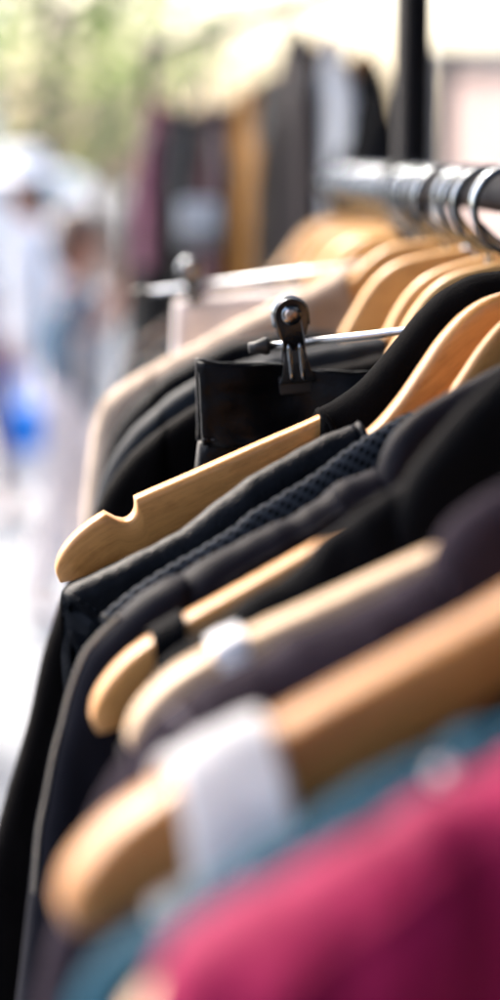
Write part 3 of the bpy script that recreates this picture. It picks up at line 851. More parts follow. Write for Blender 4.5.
full = tops + [Vector((-q.x, q.y)) for q in tops[:-1]][::-1]; fb = bots + [Vector((-q.x, q.y)) for q in bots[:-1]][::-1]
n = len(full)
s0 = [min(1.2, .15 + .2 * min(i, n - 1 - i)) for i in range(n)]
cloth_ob('waistband', pillow(PK, full, fb, s0, .8, 1.5, 6, 20, .85, 60, 0, squeeze=sq, pw=1.2), M['leather_trouser'], t, .0022)
lt = [Vector((q.x + .0, q.y - .1)) for q in fb]
left = [(uL + .05, vt + 4.1), (uL + .2, vt + 12), (uL + .1, vt + 30), (uL - 1, vt + 62)]
ls = spline(left, 30)
tops2 = ls[1:][::-1] + lt + [Vector((-q.x, q.y)) for q in ls[1:]]
nn = len(tops2); bx = uL - 1
bots2 = [Vector((bx - 2 * bx * i / (nn - 1), vt + 64)) for i in range(nn)]
s02 = [0] * 29 + [min(1.1, .2 * min(i, n - 1 - i)) for i in range(n)] + [0] * 29
cloth_ob('legs', pillow(PK, tops2, bots2, s02, .8, 1.35, 7, 22, .5, 61, 0, squeeze=sq), M['leather_trouser'], t)
ws = [q + Vector((0, -.35)) for q in spline([tuple(q) for q in bots[:30]], 260)]
stitches(PK, ws, lambda i: prof(3.5, .8, 1.5, 6) * sq(ws[i].x, ws[i].y) + .12, .42, .24, .0003, M['thread'], t, 'waist_stitching')

# ================================================================== HANGERS AND JACKETS BEHIND
P5, P4, P3, P2 = Plane(1.14, .1), Plane(1.205, .1), Plane(1.29, .1), Plane(1.39, .06)
h5, H5 = hanger(P5, 'blurred wooden hanger with the brown-black jacket, first behind the metal bar', 'maple', -1.0, 7, T=1.2, curve=0)
h4, H4 = hanger(P4, 'blurred wooden hanger carrying the slate jacket, second behind the metal bar', 'maple', -.5, 10, T=1.2, curve=0)
h3, H3 = hanger(P3, 'blurred wooden hanger carrying the ink black jacket, third behind the metal bar', 'maple', .25, 7.5, T=1.2, curve=0)
h2, H2 = hanger(P2, 'blurred wooden hanger carrying the beige wool coat', 'maple', -1.8, -2, T=1.2, curve=0)
def far_jacket(P, H, u0, mat, label, seed, name='jacket', cat='jacket', flare=.2, Wm=2.0, hem=72, u1=20.5, width=12, lift=.35, length=54):
    t = thing(name, label, cat, P.O, G_ON)
    r = ridge_under(H, P, u0, u1, 12, lift)
    e = r[-1]
    body(P, r, [e, (e[0] - .6, e[1] + 3), (e[0] - 1, e[1] + 8), (e[0] - .6, e[1] + 25), (e[0], e[1] + hem - e[1] - 1)], 8, hem, e[0], M[mat], t, seed=seed, r=1.05, Wm=Wm, amp=.3)
    jacket_sleeves(P, e[0] + 2.4, e[1] + 1.6, M[mat], t, flare=flare, seed=seed + .5, width=width, Wm=Wm + .5, length=length)
    return t
def px_jacket(P, pts, mat, name, label, seed, outer, inner):
    t = thing(name, label, 'jacket', P.O, G_ON)
    r = P.px(pts); e = r[-1]
    body(P, r, [e, (e[0] - .6, e[1] + 3), (e[0] - 1, e[1] + 8), (e[0] - .6, e[1] + 25), (e[0], 71)], 8, 72, e[0], M[mat], t, seed=seed, r=1.0, Wm=2.0, amp=.4)
    o, i = P.px(outer), P.px(inner)
    sleeve(P, o, i, M[mat], t, seed + .3, r=1.1, Wm=2.3, wshift=.1); sleeve(P, o, i, M[mat], t, seed + .6, r=1.1, Wm=2.3, wshift=.1, mirror=True)
px_jacket(P5, [(395, 352), (330, 366), (260, 380), (215, 396), (185, 411), (150, 437)], 'rosewood', 'jacket', 'brown-black jacket on the first blurred hanger behind the metal bar', 70,
          [(165, 425), (140, 444), (118, 469), (102, 494), (90, 524), (76, 558), (63, 592), (44, 648), (26, 727), (0, 815), (-50, 1000), (-110, 1300)], [(167, 427), (175, 465), (176, 520), (170, 590), (150, 680), (135, 800), (110, 1000), (70, 1310)])
px_jacket(P4, [(385, 335), (330, 344), (260, 357), (205, 376), (175, 392), (145, 418)], 'slate', 'jacket', 'slate grey jacket with soft sheen behind the black leather trousers', 71,
          [(160, 404), (135, 426), (114, 453), (100, 484), (90, 530), (80, 590), (66, 660), (50, 760), (30, 900)], [(162, 406), (172, 440), (174, 500), (170, 580), (160, 680), (140, 800), (120, 910)])
px_jacket(P3, [(337, 332), (290, 331), (240, 340), (200, 356), (170, 373), (140, 398)], 'ink', 'jacket', 'ink black jacket between the slate jacket and the beige coat', 72,
          [(152, 387), (130, 408), (113, 435), (102, 468), (93, 520), (84, 590), (72, 660), (58, 760), (40, 880)], [(154, 389), (166, 425), (170, 490), (168, 560), (158, 660), (145, 780), (130, 890)])
# beige wool coat
t = thing('beige_coat', 'beige wool coat with a fuzzy rounded sleeve behind the dark jackets', 'coat', P2.O, G_ON)
r2 = P2.px([(345, 268), (310, 286), (280, 299), (250, 314), (220, 329), (190, 346), (160, 362), (135, 376)])
e = r2[-1]
body(P2, r2, [e, (e[0] - .6, e[1] + 3), (e[0] - 1, e[1] + 8), (e[0] - .4, e[1] + 25), (e[0], 76)], 8, 78, e[0], M['tan'], t, seed=73, r=1.4, Wm=2.4, amp=.5)
o2 = P2.px([(150, 366), (130, 378), (112, 390), (100, 404), (93, 424), (89, 450), (85, 485), (82, 520), (84, 590), (80, 700), (70, 860)])
i2 = P2.px([(152, 368), (165, 395), (175, 430), (180, 470), (180, 520), (176, 580), (165, 660), (140, 780), (110, 900)])
sleeve(P2, o2, i2, M['tan'], t, 74, r=1.6, Wm=3.0)
sleeve(P2, o2, i2, M['tan'], t, 75, r=1.6, Wm=3.0, mirror=True)

# cream trousers on the second clip hanger
PQ = Plane(1.49, .06)
cq, barQ = clip_hanger(PQ, 'blurred metal clip hanger with a long bright bar, behind the beige coat', (139, 293), (320, 270), (190, 270), .85)
t = thing('cream_trousers', 'pale cream trousers clipped under the blurred long metal bar', 'trousers', PQ.O, G_ON)
tq = spline(PQ.px([(176, 302), (230, 296), (300, 290), (360, 284), (423, 279)]), 30)
u0 = tq[0].x
lf = spline([(u0, tq[0].y), (u0 + .3, tq[0].y + 14), (u0 - 1, tq[0].y + 60)], 20)
tt = lf[1:][::-1] + tq + [Vector((-q.x, q.y)) for q in tq[:-1]][::-1] + [Vector((-q.x, q.y)) for q in lf[1:]]
nn = len(tt)
cloth_ob('legs', pillow(PQ, tt, [Vector((u0 - 1 - 2 * (u0 - 1) * i / (nn - 1), tq[0].y + 62)) for i in range(nn)], None, .8, 1.4, 8, 18, .4, 80), M['cream'], t)

def wire_hanger(P, label, du=0):
    root = thing('wire_hanger', label, 'wire hanger', P.O, 'thin wire hangers between the wooden ones')
    hk = MB(); R = 2.05
    pts = [(0, 8.6), (0, 5.6), (.05, 4.85), (.5, 4.45), (1.35, 3.95)]
    for j in range(19):
        a = math.radians(-32 + j * 232 / 18); pts.append((R * math.cos(a), 2.2 - R * math.sin(a)))
    hk.tube([P.pt(u + du, v) for u, v in [tuple(z) for z in spline(pts, 64)]], .0020, 10); hk.build('hook', M['chrome'], root)
    m = MB(); m.tube([P.pt(u + du, v) for u, v in [tuple(z) for z in spline([(0, 8.6), (4, 11.5), (12, 17.0), (17, 20.4), (17.6, 21.6), (16, 21.9), (0, 22), (-16, 21.9), (-17.6, 21.6), (-17, 20.4), (-12, 17), (-4, 11.5), (0, 8.6)], 90)]], .0013, 8)
    m.build('wire_arms', M['black_paint'], root)
for y_, du_, lb_ in ((1.085, .5, 'thin wire hanger squeezed in front of the brown-black jacket'), (1.172, .3, 'thin wire hanger between the brown-black and slate jackets'), (1.248, -.2, 'thin wire hanger between the slate and ink black jackets'), (1.335, .4, 'thin wire hanger between the ink black jacket and the beige coat'), (1.435, .2, 'thin wire hanger between the beige coat and the cream trousers'), (1.53, 0, 'thin wire hanger between the cream trousers and the charcoal jacket')):
    wire_hanger(Plane(y_, .1), lb_, du_)

# the far end of the rail
FAR = [(1.58, 'maple', -2.2, -2, 'charcoal', 'charcoal jacket on the first hanger beyond the blurred metal clip hanger'),
       (1.66, 'maple', -2.6, 0, 'ink', 'black shirt on the hanger beside the black upright'),
       (1.75, 'maple', -2.0, -1, 'slate', 'slate blouse on the hanger just beyond the black upright'),
       (1.84, 'maple', -3.0, 1, 'charcoal', 'dark coat third from the far end of the rail'),
       (1.94, 'maple', -2.4, -2, 'brown', 'dark brown coat second from the far end of the rail'),
       (2.06, 'maple', -2.8, 0, 'grey', 'grey coat hanging last at the far end of the rail')]
HL = ['blurred wooden hanger in the charcoal jacket just beyond the metal clip hanger', 'blurred wooden hanger in the black shirt beside the black upright', 'blurred wooden hanger in the slate blouse beyond the black upright', 'blurred wooden hanger in the dark coat third from the rail end', 'blurred wooden hanger in the dark brown coat near the rail end', 'blurred wooden hanger in the grey coat, last at the far rail end']
XL = ['blurred bare wooden hanger behind the charcoal jacket', 'blurred bare wooden hanger behind the black shirt', 'blurred bare wooden hanger behind the slate blouse', 'blurred bare wooden hanger behind the dark coat third from the rail end', 'blurred bare wooden hanger behind the dark brown coat', 'blurred bare wooden hanger behind the grey coat at the far rail end']
NAMES = ['jacket', 'shirt', 'blouse', 'coat', 'coat', 'coat']
for i, (y, mk, du, ti, gm, lb) in enumerate(FAR):
    P = Plane(y, .05)
    h, H = hanger(P, HL[i], mk, du, ti, T=1.2, curve=0)
    P2_ = Plane(y + .045, .07)
    hanger(P2_, XL[i], mk, du + .6, ti + 1.5, T=1.2, curve=0)
    far_jacket(P, H, 8.5, gm, lb, 90 + i, name=NAMES[i], cat=NAMES[i], flare=.08, Wm=1.8)

# ================================================================== GROUND
def ground_mat():
    m, nt, b = mat_new('pale_paving')
    co = objco(nt)
    br = N(nt, 'ShaderNodeTexBrick', Scale=1.0); br.inputs['Mortar Size'].default_value = .006
    br.inputs['Brick Width'].default_value = .8; br.inputs['Row Height'].default_value = .4
    br.inputs['Color1'].default_value = (.085, .095, .11, 1); br.inputs['Color2'].default_value = (.10, .11, .125, 1); br.inputs['Mortar'].default_value = (.06, .06, .065, 1)
    nt.links.new(co, br.inputs['Vector'])
    n1 = N(nt, 'ShaderNodeTexNoise', Scale=1.7, Detail=6.0); nt.links.new(co, n1.inputs['Vector'])
    mx = N(nt, 'ShaderNodeMix'); mx.data_type = 'RGBA'; mx.blend_type = 'MULTIPLY'; mx.inputs[0].default_value = .5
    r = ramp(nt, n1.outputs[0], [(.3, (.75, .75, .76)), (.7, (1, 1, 1))])
    nt.links.new(br.outputs[0], mx.inputs[6]); nt.links.new(r.outputs[0], mx.inputs[7]); nt.links.new(mx.outputs[2], b.inputs['Base Color'])
    b.inputs['Roughness'].default_value = .75
    n2 = N(nt, 'ShaderNodeTexNoise', Scale=90.0, Detail=3.0); nt.links.new(co, n2.inputs['Vector']); bump(nt, b, n2.outputs[0], .3, .004)
    return m
m = MB(); R = 150; K = 24
m.add([(-R, -R, 0), (R, -R, 0), (R, R, 0), (-R, R, 0)], [[0, 1, 2, 3]])
g = m.build('ground', ground_mat(), None, False); tag(g, kind='structure')

def at(px, py, y):
    """point at world depth y seen at a pixel of the photograph"""
    dx, dy = (px - 250) / 2083, (500 - py) / 2083
    d = Vector((dx, CP + dy * SP, -SP + dy * CP))
    return Vector((0, 0, ZC)) + d * (y / d.y)

# ================================================================== SECOND RACK
A2 = at(405, -45, 3.25); B2v = at(128, 52, 4.5)
RD2 = (B2v - A2).normalized(); RL2 = Vector((-.97, -.24, 0)).normalized()
rk2 = thing('clothes_rack', 'second taller clothes rack in the blurred distance, hung with coloured coats', 'clothes rack', ((A2 + B2v) / 2).xy.to_3d())
E2v = A2.lerp(B2v, .90); m = MB()
m.tube([A2 + Vector((0, 0, -.017)) - RD2 * .1, (A2 + E2v) / 2 + Vector((0, 0, -.017)), E2v + Vector((0, 0, -.017)) + RD2 * .03], .0135, 16); m.build('rail', M['black_paint'], rk2)
for q in (A2 - RD2 * .04, E2v):
    m = MB(); m.tube([(q.x, q.y, .05), (q.x, q.y, 1), (q.x, q.y, 1.824)], .015, 14); po = m.build('upright', M['black_paint'], rk2)
    m = MB(); c = Vector((q.x, q.y, .045)); m.tube([c - RL2 * .28, c + RL2 * .28], .016, 12); m.build('foot', M['black_paint'], po)
BG = [ # position along the rail, material, hem (cm below hook), kind, label, drop of the hook, half thickness
    (.87, 'charcoal', 107, 'coat', 'long charcoal coat at the far left end of the distant rack', 7, 5.0),
    (.85, 'mauve', 42, 'cardigan', 'short mauve cardigan on the distant rack', 6, 4.6),
    (.71, 'ink', 98, 'jacket', 'black jacket beside the mauve cardigan on the distant rack', 10, 5.0),
    (.58, 'maroon', 94, 'shirt', 'maroon shirt between black jacket and mustard coat on the distant rack', 10, 4.0),
    (.49, 'mustard', 118, 'coat', 'long mustard yellow coat on the distant rack', 8, 5.0),
    (.36, 'taupe', 90, 'coat', 'dark taupe coat just right of the mustard coat on the distant rack', 7, 4.0),
    (.415, 'grey', 101, 'coat', 'grey wool coat between the mustard and taupe coats on the distant rack', 7, 3.0),
    (.78, 'black_cloth', 104, 'coat', 'long black coat between the mauve cardigan and black jacket on the distant rack', 8, 4.6),
    (.645, 'black_cloth', 96, 'blazer', 'black blazer between black jacket and maroon shirt on the distant rack', 9, 4.2),
    (.31, 'brown', 80, 'coat', 'dark brown coat beside the white shirt on the distant rack', 0, 5.0),
    (.215, 'white_cotton', 69, 'shirt', 'white shirt hanging left of the black upright on the distant rack', 3, 2.6),
    (.115, 'black_cloth', 97, 'dress', 'black dress nearest on the distant rack, left of the black upright', 7, 6.0)]
EDGE = Vector((.04, -1, 0)).normalized(); EDN = Vector((-1, -.04, 0)).normalized()
for i, (fr, mk, hem, kind, lb, drop, th) in enumerate(BG):
    q = A2.lerp(B2v, fr)
    ra = random.Random(i * 5 + 3).uniform(-.16, .16) if kind not in ('dress', 'blazer') and mk != 'white_cotton' else .08
    P = Plane(q.y, .0, O=q, left=Matrix.Rotation(ra, 3, 'Z') @ EDGE, rd=Matrix.Rotation(ra, 3, 'Z') @ EDN)
    h, H = hanger(P, 'blurred wooden hanger holding the ' + lb.split(' on the')[0].split(' at the')[0].split(' beside')[0].split(' hanging')[0].split(' between')[0].split(' nearest')[0].split(' just')[0] + ' of the distant rack', 'beech', 0, 0, T=1.2, curve=0, dv=drop)
    t = thing(kind, lb, kind, q, 'garments on the distant rack')
    r = ridge_under(H, P, 6.5, 19.5, 10, .4); e = r[-1]
    body(P, r, [e, (e[0] - .6, e[1] + 3), (e[0] - 1, e[1] + 8), (e[0] - .5, e[1] + 25), (e[0], hem - 1)], 7, hem, e[0], M[mk], t, seed=110 + i, r=1.5, Wm=th, amp=.5, rows=16)
    jacket_sleeves(P, e[0] + 2.5, e[1] + 1.6, M[mk], t, flare=.02, length=min(56, hem - 20), seed=130 + i, Wm=th + .6)
# small pale handbag hung in front of the black jacket
c = at(199, 224, 3.35)
t = thing('handbag', 'small pale grey handbag hanging in front of the black jacket', 'handbag', c)
m = MB(); m.box(c, (1, 0, 0), (0, 1, 0), (0, 0, 1), .034, .018, .040, .010); bb = m.build('bag_body', M['stone'], t)
m = MB(); m.box(c + Vector((0, -.0205, .014)), (1, 0, 0), (0, 1, 0), (0, 0, 1), .032, .0025, .024, .002); m.build('flap', M['white_cotton'], t)
m = MB(); m.tube([tuple(v) for v in spline([c + Vector((-.034, 0, .045)), c + Vector((-.028, 0, .14)), c + Vector((0, 0, .24)), c + Vector((.028, 0, .14)), c + Vector((.034, 0, .045))], 24)], .004, 8); m.build('strap', M['stone'], t)

# ================================================================== PALE PARTITION
def panel_mat():
    q = cloth('pale_sheet', (.74, .66, .64), .9, var=.05); thin(q, (.74, .66, .64), .6); return q
t = thing('partition_wall', 'pale pinkish canvas screen wall behind the right end of the racks', 'wall', (2.4, 5.6, 0))
m = MB(); m.box((2.45, 5.6, .92), (1, 0, 0), (0, 1, 0), (0, 0, 1), 1.95, .004, .90, .001); m.build('canvas_sheet', panel_mat(), t, False)
for k in range(4):
    m = MB(); m.box((.50 + 1.3 * k, 5.545, .93), (1, 0, 0), (0, 1, 0), (0, 0, 1), .03, .025, .93, .004); m.build('post', M['stone'], t, False)
m = MB(); m.box((2.45, 5.6, 1.845), (1, 0, 0), (0, 1, 0), (0, 0, 1), 1.99, .05, .02, .004); m.build('cap_rail', M['white_plastic'], t, False)

# ================================================================== ADDED SHOP FRONT, REAR BUILDING AND AWNINGS, out of view, shading the racks
t = thing('added_shop_front', 'unseen stone shop front added along the right side to dim the racks', 'building', (1.75, 1.2, 0))  # unseen, added to darken the fill light and the metal's reflections
fac = plain('shop_stone', (.07, .07, .072), .85, ns=4, var=.1, bs=.2)
m = MB(); m.box((1.9, 1.0, 2.0), (1, 0, 0), (0, 1, 0), (0, 0, 1), .15, 4.4, 2.0, .01); m.build('wall', fac, t, False)
for yy in (-2.0, .3, 2.6):
    m = MB(); m.box((1.72, yy, 1.25), (1, 0, 0), (0, 1, 0), (0, 0, 1), .04, .95, 1.15, .006); wf = m.build('window', M['black_paint'], t, False)
    m = MB(); m.box((1.675, yy, 1.25), (1, 0, 0), (0, 1, 0), (0, 0, 1), .006, .87, 1.07); m.build('pane', plain('shop_glass', (.03, .035, .04), .05), wf, False)
    m = MB(); m.box((1.70, yy, .05), (1, 0, 0), (0, 1, 0), (0, 0, 1), .10, 1.0, .05, .006); m.build('sill', M['stone'], wf, False)
t = thing('shade_building', 'unseen dark building added behind the photographer to block light from there', 'building', (-1.5, -2.9, 0))  # unseen, added to cut the light coming from behind the camera
m = MB(); m.box((-2.0, -2.9, 1.6), (1, 0, 0), (0, 1, 0), (0, 0, 1), 4.0, .2, 1.6, .01); m.build('wall', plain('rear_render', (.035, .035, .037), .9, ns=4, var=.1, bs=.2), t, False)
t = thing('shade_awning', 'unseen dark canvas canopy added over the racks to shade them', 'shade_awning', (1.74, .9, 2.9))  # unseen, added to keep sun and overhead sky off the near garments
vs = []; fs = []
NX, NY = 12, 40
for i in range(NX + 1):
    for j in range(NY + 1):
        fx = i / NX; x = 1.74 - 2.45 * fx; y = -.75 + 2.6 * j / NY
        vs.append((x, y, 3.0 - .45 * fx - .05 * math.sin(PI * fx) + .006 * math.sin(j * PI / 5)))
for i in range(NX):
    for j in range(NY):
        a_ = i * (NY + 1) + j; fs.append([a_, a_ + 1, a_ + NY + 2, a_ + NY + 1])
o = mesh_ob('canvas', vs, fs, cloth('shade_canvas', (.03, .032, .036), .9), t); md = o.modifiers.new('Solidify', 'SOLIDIFY'); md.thickness = .004
m = MB(); m.tube([(-.72, -.75, 2.545), (-.72, 1.85, 2.545)], .02, 12); m.build('front_bar', M['steel'], t)
for yy in (-.6, 1.7):
    m = MB(); m.tube([(1.74, yy, 2.2), (-.70, yy, 2.53)], .014, 10); m.build('arm', M['steel'], t)

PALE_CANVAS = cloth('pale_canvas', (.6, .59, .57), .9); thin(PALE_CANVAS, (.6, .59, .57), .12)
t = thing('shade_awning', 'unseen pale canvas canopy added above the distant rack to shade it', 'shade_awning', (1.74, 4.4, 2.9))  # unseen, added so the coats on the second rack stay in shade
vs = []; fs = []
for i in range(NX + 1):
    for j in range(NY + 1):
        fx = i / NX; vs.append((1.74 - 3.1 * fx, 2.75 + 3.2 * j / NY, 3.02 - .42 * fx - .05 * math.sin(PI * fx) + .006 * math.sin(j * PI / 5)))
for i in range(NX):
    for j in range(NY):
        a_ = i * (NY + 1) + j; fs.append([a_, a_ + 1, a_ + NY + 2, a_ + NY + 1])
o = mesh_ob('canvas', vs, fs, PALE_CANVAS, t); md = o.modifiers.new('Solidify', 'SOLIDIFY'); md.thickness = .004
m = MB(); m.tube([(-1.37, 2.75, 2.595), (-1.37, 5.95, 2.595)], .02, 12); m.build('front_bar', M['steel'], t)
for yy in (2.9, 5.8):
    m = MB(); m.tube([(1.74, yy, 2.2), (-1.35, yy, 2.58)], .014, 10); m.build('arm', M['steel'], t)

# ================================================================== PEOPLE
def skin_mesh(name, joints, edges, mat, parent, root=0, sub=2):
    """joints: list of (point, radius or (rx,ry)); one continuous surface"""
    me = bpy.data.meshes.new(name)
    off = Vector(parent['_o'])
    me.from_pydata([tuple(Vector(p) - off) for p, r in joints], edges, [])
    ob = bpy.data.objects.new(name, me); COL.objects.link(ob); ob.parent = parent
    md = ob.modifiers.new('Skin', 'SKIN')
    sv = me.skin_vertices[0].data
    for i, (p, r) in enumerate(joints):
        sv[i].radius = r if isinstance(r, tuple) else (r, r)
        sv[i].use_root = (i == root)
    md.use_smooth_shade = True
    ss = ob.modifiers.new('Sub', 'SUBSURF'); ss.levels = sub; ss.render_levels = sub
    me.materials.append(mat)
    return ob
def chain(edges, *ids):
    for a, b in zip(ids[:-1], ids[1:]): edges.append((a, b))

def person(label, base, yaw, hgt, lean, armL, armR, shirt, lower, hair, legs='trousers', group='passers-by beyond the racks', hat=None, shirt_hem=.0, step=.12):
    """base on the ground; yaw = facing direction; lean = forward shift of the shoulders (m); arms: (elbow, hand) offsets in (side, fwd, up) from the shoulder"""
    s = hgt / 1.72
    fw = Vector((math.cos(yaw), math.sin(yaw), 0)); sd = Vector((-fw.y, fw.x, 0)); up = Vector((0, 0, 1)); b = Vector(base)
    def L(a, f, z): return b + (sd * a + fw * f + up * z) * s
    root = thing('person', label, 'person', base, group)
    J = []; E = []
    def add(p, r):
        J.append((p, r if isinstance(r, tuple) else r * s)); return len(J) - 1
    ln = lean
    pel = add(L(0, 0, .96), .125); bel = add(L(0, ln * .3, 1.10), .118); che = add(L(0, ln * .75, 1.27), .128); nck = add(L(0, ln * 1.05, 1.43), .062); nk2 = add(L(0, ln * 1.2 + .01, 1.49), .054)
    h1 = add(L(0, ln * 1.3 + .03, 1.56), .075); h2 = add(L(0, ln * 1.35 + .015, 1.64), .088); h3 = add(L(0, ln * 1.35, 1.695), .06)
    chain(E, pel, bel, che, nck, nk2, h1, h2, h3)
    legs_pts = []; arm_pts = []
    for k, (sg, f0) in enumerate(((1, step), (-1, -step))):
        hp = L(sg * .095, 0, .90); kn = L(sg * .10, f0 * .55 + .02, .50); an = L(sg * .10, f0 * 1.0 - .02, .085); to = L(sg * .115, f0 + .15, .03)
        a = add(hp, .092); c2 = add(L(sg * .098, f0 * .3, .70), .078); d = add(kn, .058); d2 = add(L(sg * .10, f0 * .8, .34), .055); e2 = add(an, .036); f2 = add(to, .03)
        chain(E, pel, a, c2, d, d2, e2, f2); legs_pts.append((hp, kn, an, to))
    for sg, arm in ((1, armL), (-1, armR)):
        sh = L(sg * .185, ln * 1.0, 1.385)
        el = sh + (sd * arm[0][0] * sg + fw * arm[0][1] + up * arm[0][2]) * s
        ha = el + (sd * arm[1][0] * sg + fw * arm[1][1] + up * arm[1][2]) * s
        a = add(sh, .054); c2 = add(el, .038); d = add(ha, .025)
        chain(E, che, a, c2, d)
        dr = (ha - el).normalized(); sx = dr.cross(sd).normalized() if abs(dr.dot(sd)) < .9 else fw
        pm = add(ha + dr * .05 * s, (.036 * s, .018 * s)); chain(E, d, pm)
        for q, (o, ln2) in enumerate(((-.027, .065), (-.009, .078), (.009, .074), (.026, .058))):
            k1 = add(ha + dr * .085 * s + sx * o * s, .0095); k2 = add(ha + dr * (.085 + ln2 * .55) * s + sx * o * 1.1 * s - sd * sg * .008 * s, .0085); k3 = add(ha + dr * (.085 + ln2) * s + sx * o * s - sd * sg * .028 * s, .007)
            chain(E, pm, k1, k2, k3)
        t1 = add(ha + dr * .045 * s - sx * .045 * s, .011); t2 = add(ha + dr * .085 * s - sx * .058 * s, .009); chain(E, d, t1, t2)
        arm_pts.append((sh, el, ha))
    skin_mesh('body', J, E, M['skin'], root, pel, 2)
    hc = J[h2][0]
    # face
    for sg in (1, -1):
        m = MB(); m.ball(hc + fw * .072 * s + sd * .032 * sg * s - up * .02 * s, .010 * s, 10, 8); m.build('eye', M['eye'], root)
    m = MB(); m.tube([hc + fw * .088 * s + up * -.025 * s, hc + fw * .103 * s - up * .055 * s, hc + fw * .092 * s - up * .068 * s], [.007 * s, .012 * s, .010 * s], 8); m.build('nose', M['skin'], root)
    m = MB(); m.tube([hc + fw * .066 * s + sd * .024 * s - up * .097 * s, hc + fw * .076 * s - up * .094 * s, hc + fw * .066 * s - sd * .024 * s - up * .097 * s], [.004 * s, .007 * s, .004 * s], 8); m.build('mouth', M['lips'], root)
    for sg in (1, -1):
        m = MB(); m.ball(hc + sd * .088 * sg * s - up * .035 * s, .022 * s, 10, 8, (.6, .6, 1.3)); m.build('ear', M['skin'], root)
    m = MB(); m.ball(hc - fw * .014 * s + up * .022 * s, .102 * s, 20, 14, (1, 1, 1.02)); m.ball(hc - fw * .055 * s - up * .06 * s, .075 * s, 16, 12, (1, 1, 1.3)); m.build('hair', M[hair], root)
    if hat:
        m = MB(); pr = []
        for rr, zz in ((.0, .135), (.05, .132), (.092, .11), (.104, .06), (.112, .04), (.16, .028), (.185, .012), (.186, .006), (.16, .02), (.11, .028), (.10, .03)):
            pr.append((rr * s, zz * s))
        vs = []; fs = []; K = 28
        for rr, zz in pr:
            for k in range(K):
                an = 2 * PI * k / K; vs.append(hc + sd * rr * math.cos(an) + fw * rr * math.sin(an) * 1.05 + up * (zz - .012 * s * math.cos(2 * an) * (rr / (.18 * s)) ** 2))
        for i in range(len(pr) - 1):
            for k in range(K): fs.append([i * K + k, i * K + (k + 1) % K, (i + 1) * K + (k + 1) % K, (i + 1) * K + k])
        m.add(vs, fs); m.build('sun_hat', M[hat], root)
    # shirt
    J2 = []; E2 = []
    def a2(p, r): J2.append((p, r)); return len(J2) - 1
    hem = a2(L(0, -.0, .93 + shirt_hem), (.172 * s, .172 * s)); b1 = a2(L(0, ln * .3, 1.10), .156 * s); b2_ = a2(L(0, ln * .75, 1.27), .160 * s); b3 = a2(L(0, ln * 1.0, 1.40), .085 * s); chain(E2, hem, b1, b2_, b3)
    for sh, el, ha in arm_pts:
        x = a2(sh, .066 * s); y2 = a2(sh.lerp(el, .72), .056 * s); chain(E2, b2_, x, y2)
        if shirt in ('white_cotton', 'denim', 'lilac') and hat or shirt == 'lilac':
            z2 = a2(el, .050 * s); z3 = a2(el.lerp(ha, .85), .038 * s); chain(E2, y2, z2, z3)
    skin_mesh('shirt', J2, E2, M[shirt], root, 1, 2)
    if legs == 'dress':
        vs = []; fs = []; K = 36
        prs = [(1.02, .15), (.96, .175), (.80, .20), (.60, .225), (.40, .245), (.22, .26)]
        for z, rr in prs:
            for k in range(K):
                an = 2 * PI * k / K; r3 = rr * (1 + .07 * math.sin(an * 7 + z * 2) * (1.05 - z))
                vs.append(L(r3 * math.cos(an) * 1.0, r3 * math.sin(an) * .85, z))
        for i in range(len(prs) - 1):
            for k in range(K): fs.append([i * K + k, i * K + (k + 1) % K, (i + 1) * K + (k + 1) % K, (i + 1) * K + k])
        o = mesh_ob('skirt', vs, fs, M[lower], root); md = o.modifiers.new('Solidify', 'SOLIDIFY'); md.thickness = .004
    else:
        J3 = [(L(0, 0, 1.04), .128 * s), (L(0, 0, .97), .145 * s), (L(0, 0, .90), .150 * s)]; E3 = [(0, 1), (1, 2)]
        for hp, kn, an, to in legs_pts:
            n0 = len(J3); J3 += [(hp - up * .10 * s, .125 * s), (hp.lerp(kn, .5), .108 * s), (kn, .084 * s), (kn.lerp(an, .5), .078 * s), (an + up * .03, .066 * s)]
            chain(E3, 2, n0, n0 + 1, n0 + 2, n0 + 3, n0 + 4)
        skin_mesh('trousers', J3, E3, M[lower], root, 1, 2)
    for hp, kn, an, to in legs_pts:
        m = MB(); d = (to - an); d.z = 0; d.normalize(); c = (an + to) / 2; c = Vector((c.x, c.y, b.z + .042 * s)) + d * .01
        m.ball(c, .05 * s, 16, 10, (1, 1, .8))
        m = MB(); x = d; yv = up.cross(d)
        m.box(c, x, yv, up, .135 * s, .046 * s, .04 * s, .035 * s); m.build('shoe', M['shoe'], root)
    return root, arm_pts, L

# shopper in blue denim reaching towards the distant rack
bx = at(68, 300, 7.0)
person('shopper in a blue denim shirt reaching towards the distant coloured coats', (bx.x, 7.0, 0), math.radians(0), 1.40, .03,
       ((.02, .06, -.17), (-.02, .16, .16)), ((.02, .05, -.18), (-.02, .12, .20)), 'denim', 'cream', 'hair_brown', shirt_hem=-.10)
# white bag on the shopper's side
c = at(84, 362, 6.75)
t = thing('tote_bag', 'pale grey cloth tote bag at the hip of the denim shopper', 'tote bag', c)
v, f, uv = pillow(Plane(4, 0, O=c + Vector((0, 0, .09)), left=Vector((-1, 0, 0)), rd=Vector((0, 1, 0))),
                  spline([(3, 20), (5.2, 17), (5.6, 9), (5, 1), (4.6, 0), (0, .3), (-4.6, 0), (-5, 1), (-5.6, 9), (-5.2, 17), (-3, 20)], 40), spline([(2.4, 20), (1.5, 20), (0, 20.2), (-1.5, 20), (-2.4, 20)], 40), None, 1.5, 3.5, 4, 14, .6, 150, 0, close=5)
mesh_ob('bag_body', v, f, M['stone'], t)
for dx in (-.01, .01):
    m = MB(); m.tube([tuple(q) for q in spline([c + Vector((-.03, dx, .085)), c + Vector((-.022, dx, .15)), c + Vector((0, dx, .19)), c + Vector((.022, dx, .15)), c + Vector((.03, dx, .085))], 24)], .006, 8); m.build('strap', M['stone'], t)
